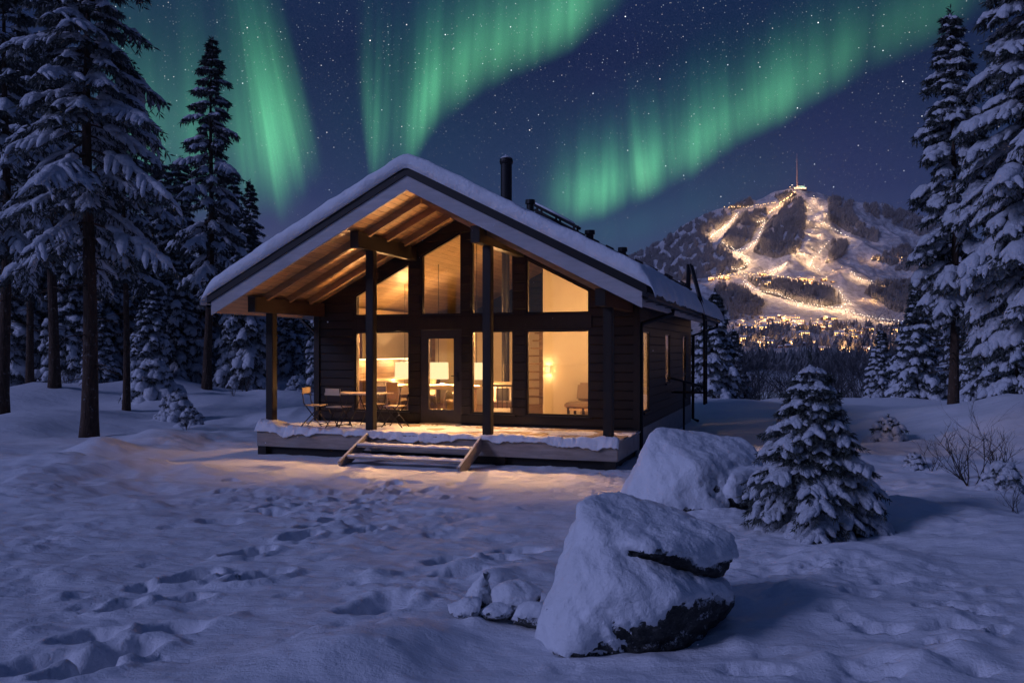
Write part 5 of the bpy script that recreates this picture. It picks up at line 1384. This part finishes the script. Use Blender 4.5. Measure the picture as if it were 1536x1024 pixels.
# bare twiggy shrubs
def shrub_mesh(seed, h, n, mat, spread=.5, r0=.010, levels=3):
    rn = random.Random(seed); m = MB()
    def grow_(p, d, l, r, lv):
        pts = [p]; q = p
        for i in range(3):
            d = (d + Vector((rn.gauss(0, .14), rn.gauss(0, .14), rn.gauss(.06, .08)))).normalized(); q = q + d * l / 3; pts.append(q)
        m.tube(pts, [r, r * .85, r * .7, r * .5], 4, caps=False)
        if lv > 0:
            for i in range(rn.randint(2, 4)):
                b = pts[rn.randint(1, 3)]; dd = (d + Vector((rn.gauss(0, .55), rn.gauss(0, .55), rn.gauss(.1, .25)))).normalized(); grow_(b, dd, l * rn.uniform(.45, .75), r * .55, lv - 1)
    for i in range(n):
        a = rn.random() * 6.28; grow_(Vector((rn.gauss(0, .06), rn.gauss(0, .06), -.05)), Vector((math.cos(a) * spread * rn.random(), math.sin(a) * spread * rn.random(), 1)).normalized(), h * rn.uniform(.4, .7), r0 * rn.uniform(.7, 1.2), levels)
    me = bpy.data.meshes.new('bare_shrub'); me.from_pydata(m.v, [], m.f); me.materials.append(mat); return me
sh = [shrub_mesh(1, 1.0, 5, M['twig'], .8), shrub_mesh(2, .9, 7, M['twig'], .9), shrub_mesh(3, .8, 4, M['twig'], .6)]
for px, py, k, s, lab in [(1462, 715, 0, 1.25, 'large bare shrub before the slender right pine'), (1440, 700, 2, 1.1, 'bare shrub left of the large bare shrub'), (1505, 700, 1, .9, 'bare shrub near the right edge'), (1400, 690, 2, .7, 'low bare shrub in the right clearing'), (100, 598, 1, 1.2, 'bare shrub among the left trunks'), (50, 600, 0, .8, 'bare shrub at the left edge'), (280, 640, 1, .55, 'little bare shrub before the snow buried bushes'), (365, 602, 1, 1.0, 'bare shrub left of the porch'), (350, 610, 0, .7, 'small bare shrub further left of the porch'), (1520, 770, 2, .6, 'few bare twigs poking out at the lower right edge'), (455, 590, 2, 1.3, 'bare shrub behind the porch chair')]:
    x, y = un(px, py, 0.0); o = link('bare_shrub', sh[k]); o.location = (x, y, gz(x, y)); o.rotation_euler = (0, 0, rr.random() * 6); o.scale = (s,) * 3; tag(o, lab, 'shrub')
# the thicket of frosted bare saplings in the dip behind, one mass
tm = [shrub_mesh(10 + i, 4.6, 5, M['frost_twig'], .35, .035, 3) for i in range(3)]
tr_ = random.Random(9); Vs = []; Fs = []; off = 0
for i in range(250):
    d = tr_.uniform(44, 96); px = tr_.uniform(1040, 1560); x, y = atpx(px, d); z = gz(x, y); me = tm[i % 3]; s = tr_.uniform(.7, 1.15) * (1.0 if px > 1130 else 1.1); a = tr_.random() * 6.28
    co = np.zeros(len(me.vertices) * 3, dtype=np.float32); me.vertices.foreach_get('co', co); co = co.reshape(-1, 3) * s
    c_, s2 = math.cos(a), math.sin(a); V = np.stack([co[:, 0] * c_ - co[:, 1] * s2 + x, co[:, 0] * s2 + co[:, 1] * c_ + y, co[:, 2] + z - .1], 1)
    li = np.zeros(len(me.loops), dtype=np.int32); me.loops.foreach_get('vertex_index', li); Vs.append(V); Fs.append(li.reshape(-1, 4) + off); off += len(V)
th = link('thicket', mesh_np('thicket', np.vstack(Vs), np.vstack(Fs), M['frost_twig'])); tag(th, 'grey thicket of bare frosted saplings in the dip below the village', 'thicket', kind='stuff')
# lone thin pole standing in the thicket
# ------------------------------------------------------------------ boulders
def hull_blob(points, name):
    bm = bmesh.new()
    for p in points: bm.verts.new(p)
    bmesh.ops.convex_hull(bm, input=bm.verts)
    bmesh.ops.delete(bm, geom=[v for v in bm.verts if not v.link_faces], context='VERTS')
    me = bpy.data.meshes.new(name); bm.to_mesh(me); bm.free(); return me
def boulder(hulls, loc, label, voxel=.035, seed=0, snow_dir=(-.25, -.1, 1), thr=.12, thick=.03, smooth=6, rough=1.0):
    """hulls: lists of points (local metres), joined and weathered; snow sits on what faces snow_dir"""
    bm = bmesh.new()
    for pts in hulls:
        me = hull_blob(pts, 'h'); bm.from_mesh(me); bpy.data.meshes.remove(me)
    me = bpy.data.meshes.new('rock'); bm.to_mesh(me); bm.free()
    tmp = link('tmp', me)
    md = tmp.modifiers.new('r', 'REMESH'); md.mode = 'VOXEL'; md.voxel_size = voxel
    sm = tmp.modifiers.new('s', 'SMOOTH'); sm.iterations = smooth; sm.factor = .6
    dg = bpy.context.evaluated_depsgraph_get(); ev = tmp.evaluated_get(dg); rm = bpy.data.meshes.new_from_object(ev)
    bpy.data.objects.remove(tmp)
    n = len(rm.vertices); co = np.zeros(n * 3, dtype=np.float32); rm.vertices.foreach_get('co', co); co = co.reshape(-1, 3)
    no = np.zeros(n * 3, dtype=np.float32); rm.vertex_normals.foreach_get('vector', no); no = no.reshape(-1, 3)
    q = fbm(co[:, 0] * 2.2 + co[:, 2] * 1.3 + seed, co[:, 1] * 2.2 - co[:, 2] * 1.7, 5, 90 + seed, .55)
    q2 = fbm(co[:, 0] * 9 + co[:, 2] * 5, co[:, 1] * 9 - co[:, 2] * 6, 3, 95 + seed, .55)
    rock = co + no * (.05 * q + .014 * q2)[:, None] * rough
    rm.vertices.foreach_set('co', rock.astype(np.float32).ravel()); rm.update()
    for p in rm.polygons: p.use_smooth = True
    rm.materials.clear(); rm.materials.append(M['rock'])
    o = empty('boulder', loc); tag(o, label, 'boulder')
    link('rock', rm, o)
    # snow coat
    sd = np.array(snow_dir, float); sd /= np.linalg.norm(sd)
    f = no @ sd + .30 * fbm(co[:, 0] * 3.5 + co[:, 2] * 2, co[:, 1] * 3.5 + co[:, 2] * 2.6, 6, 120 + seed, .68)
    th_ = thick * sstep(thr - .05, thr + .28, f) - .05 * (1 - sstep(thr - .10, thr + .03, f))
    crisp = .012 * fbm(co[:, 0] * 6, co[:, 1] * 6 + co[:, 2] * 5, 5, 130, .6)
    sv = co + no * (.030 * q + th_ + crisp)[:, None]
    sv[:, 2] += np.where(th_ > 0, th_ * .5, 0)
    sn = rm.copy(); sn.name = 'snow'; sn.vertices.foreach_set('co', sv.astype(np.float32).ravel())
    bm = bmesh.new(); bm.from_mesh(sn); bm.verts.ensure_lookup_table()
    kill = [v for v in bm.verts if f[v.index] < thr - .08]
    bmesh.ops.delete(bm, geom=kill, context='VERTS')
    seen = set(); best = []
    for v in bm.verts:
        if v in seen: continue
        comp = []; stack = [v]; seen.add(v)
        while stack:
            q_ = stack.pop(); comp.append(q_)
            for e in q_.link_edges:
                o_ = e.other_vert(q_)
                if o_ not in seen: seen.add(o_); stack.append(o_)
        if len(comp) > len(best): best = comp
    keep = set(best); bmesh.ops.delete(bm, geom=[v for v in bm.verts if v not in keep], context='VERTS')
    bm.to_mesh(sn); bm.free()
    sn.materials.clear(); sn.materials.append(M['snow']); sn.update()
    link('snow', sn, o)
    return o
# front boulder: broad leaning block with an overhanging slab; local x to the right, y away, z up
bx, by = (948 - CX) / FPX * 5.9, 5.9
S_ = 5.9 / FPX
def L_(px, py, dy=0.0): return ((px - 948) * (5.9 + dy) / FPX, dy, EYE - (py - HY) * (5.9 + dy) / FPX)
low = [L_(800, 970, -.10), L_(830, 988, -.45), L_(925, 996, -.40), L_(1025, 985, -.15), L_(1094, 905, -.08), L_(1102, 902, .02), L_(1082, 886, -.10), L_(990, 864, -.34), L_(880, 800, -.12), L_(868, 790, .15), L_(905, 880, -.50),
       L_(830, 985, .5), L_(950, 990, .8), L_(1080, 930, .7), L_(1080, 860, .6), L_(900, 790, .7), L_(850, 850, -.25), L_(1000, 900, -.52)]
slab_ = [L_(872, 758, .10), L_(900, 747, .25), L_(945, 748, .45), L_(1040, 775, .3), L_(1095, 800, .15), L_(1106, 828, .05), L_(1110, 836, .02), L_(1090, 868, .02), L_(1045, 858, -.22), L_(970, 830, -.38), L_(1104, 806, .1), L_(880, 800, -.18), L_(862, 830, -.1), L_(1085, 850, .55), L_(920, 790, .8), L_(1020, 790, .7)]
boulder([low, slab_], (bx, by, 0), 'largest boulder, nearest to the camera, snow topped with an overhanging dark lip', .020, 3, (-.38, -.26, .88), .0, .030, 20)
# second boulder beside the house
def L2(px, py, dy=0.0): return ((px - 1045) * (11.0 + dy) / FPX, dy, EYE - (py - HY) * (11.0 + dy) / FPX)
b2 = [L2(940, 745, -.1), L2(965, 770, -.5), L2(1060, 775, -.6), L2(1140, 740, -.2), L2(1150, 690, .2), L2(1130, 664, .5), L2(1060, 652, .7), L2(1000, 645, .5), L2(985, 650, .2), L2(965, 690, -.1), L2(1030, 700, -.55), L2(950, 750, .8), L2(1140, 740, 1.2), L2(1010, 660, 1.1)]
b3 = [L2(1085, 715, -.5), L2(1140, 705, -.2), L2(1160, 730, -.1), L2(1150, 755, -.3), L2(1090, 762, -.6), L2(1075, 740, -.55), L2(1120, 700, .4), L2(1150, 750, .5)]
boulder([b2, b3], ((1045 - CX) / FPX * 11.0, 11.0, 0), 'wide snow covered boulder between the cabin corner and the small spruce', .035, 8, (-.35, -.30, .88), .06, .04, 10)
# small rocks left of the front boulder
for px, py, d, w_, h_, lab, sd in [(772, 905, 6.35, .24, .17, 'rounded snowy rock left of the largest boulder', 1), (722, 890, 6.35, .11, .17, 'pointed dark rock tip poking out of the snow', 2), (700, 925, 6.2, .18, .08, 'flat half buried rock left of the pointed tip', 3), (795, 930, 6.1, .14, .11, 'small snowy rock against the foot of the largest boulder', 4), (740, 935, 6.15, .15, .07, 'flat half buried rock below the rounded rock', 5)]:
    x, y = (px - CX) / FPX * d, d; rn = random.Random(sd); pts = []
    for i in range(26):
        a = rn.random() * 6.28; e = rn.uniform(-.5, 1.0); c_ = math.sqrt(max(0, 1 - e * e)); pts.append((w_ * c_ * math.cos(a) * rn.uniform(.8, 1.15), w_ * .8 * c_ * math.sin(a), h_ * e))
    if sd == 2: pts += [(.03, 0, .24), (.06, .03, .21)]
    boulder([pts], (x, y, gz(x, y) + .03), lab, .016, sd, (-.2, .1, 1), .25, .03, rough=.5)

# ------------------------------------------------------------------ falling snow, thin
fl = random.Random(4); V = []; F = []
for i in range(420):
    d = 2.5 + 20 * fl.random() ** 1.3; px = fl.uniform(-80, 1620); py = fl.uniform(-60, 1080); x, y = atpx(px, d); z = EYE - (py - HY) / FPX * d
    if z < gz(x, y) + .05: continue
    u = (x - G0[0]) * CU[0] + (y - G0[1]) * CU[1]; v = (x - G0[0]) * CV[0] + (y - G0[1]) * CV[1]
    if abs(u) < 4.8 and -3.2 < v < 11 : continue
    r = fl.uniform(.0012, .0035); o = len(V)
    V += [(x + r, y, z), (x - r, y, z), (x, y + r, z), (x, y - r, z), (x, y, z + r), (x, y, z - r)]
    F += [(o + a, o + b, o + c) for a, b, c in ((0, 2, 4), (2, 1, 4), (1, 3, 4), (3, 0, 4), (2, 0, 5), (1, 2, 5), (3, 1, 5), (0, 3, 5))]
o = link('falling_snow', mesh_np('falling_snow', V, np.array(F), M['snow'])); tag(o, 'few fine snowflakes drifting down through the air', 'snowflakes', kind='stuff')

# ------------------------------------------------------------------ thin night haze over the valley
hz = bpy.data.materials.new('night_haze'); hz.use_nodes = True; t = NT(hz.node_tree); t.n.clear()
pv = t.new('ShaderNodeVolumePrincipled'); pv.inputs['Color'].default_value = (.75, .82, 1, 1); pv.inputs['Density'].default_value = 0.00011
ov = t.n.new('ShaderNodeOutputMaterial'); t.l.new(pv.outputs[0], ov.inputs['Volume'])
zlo = min(float(FZ.min()), float(ZZ.min())) - 1.0
tag(MB().box(-2700, 2700, -90, 2000, zlo, 400).build('haze', hz), kind='stuff')
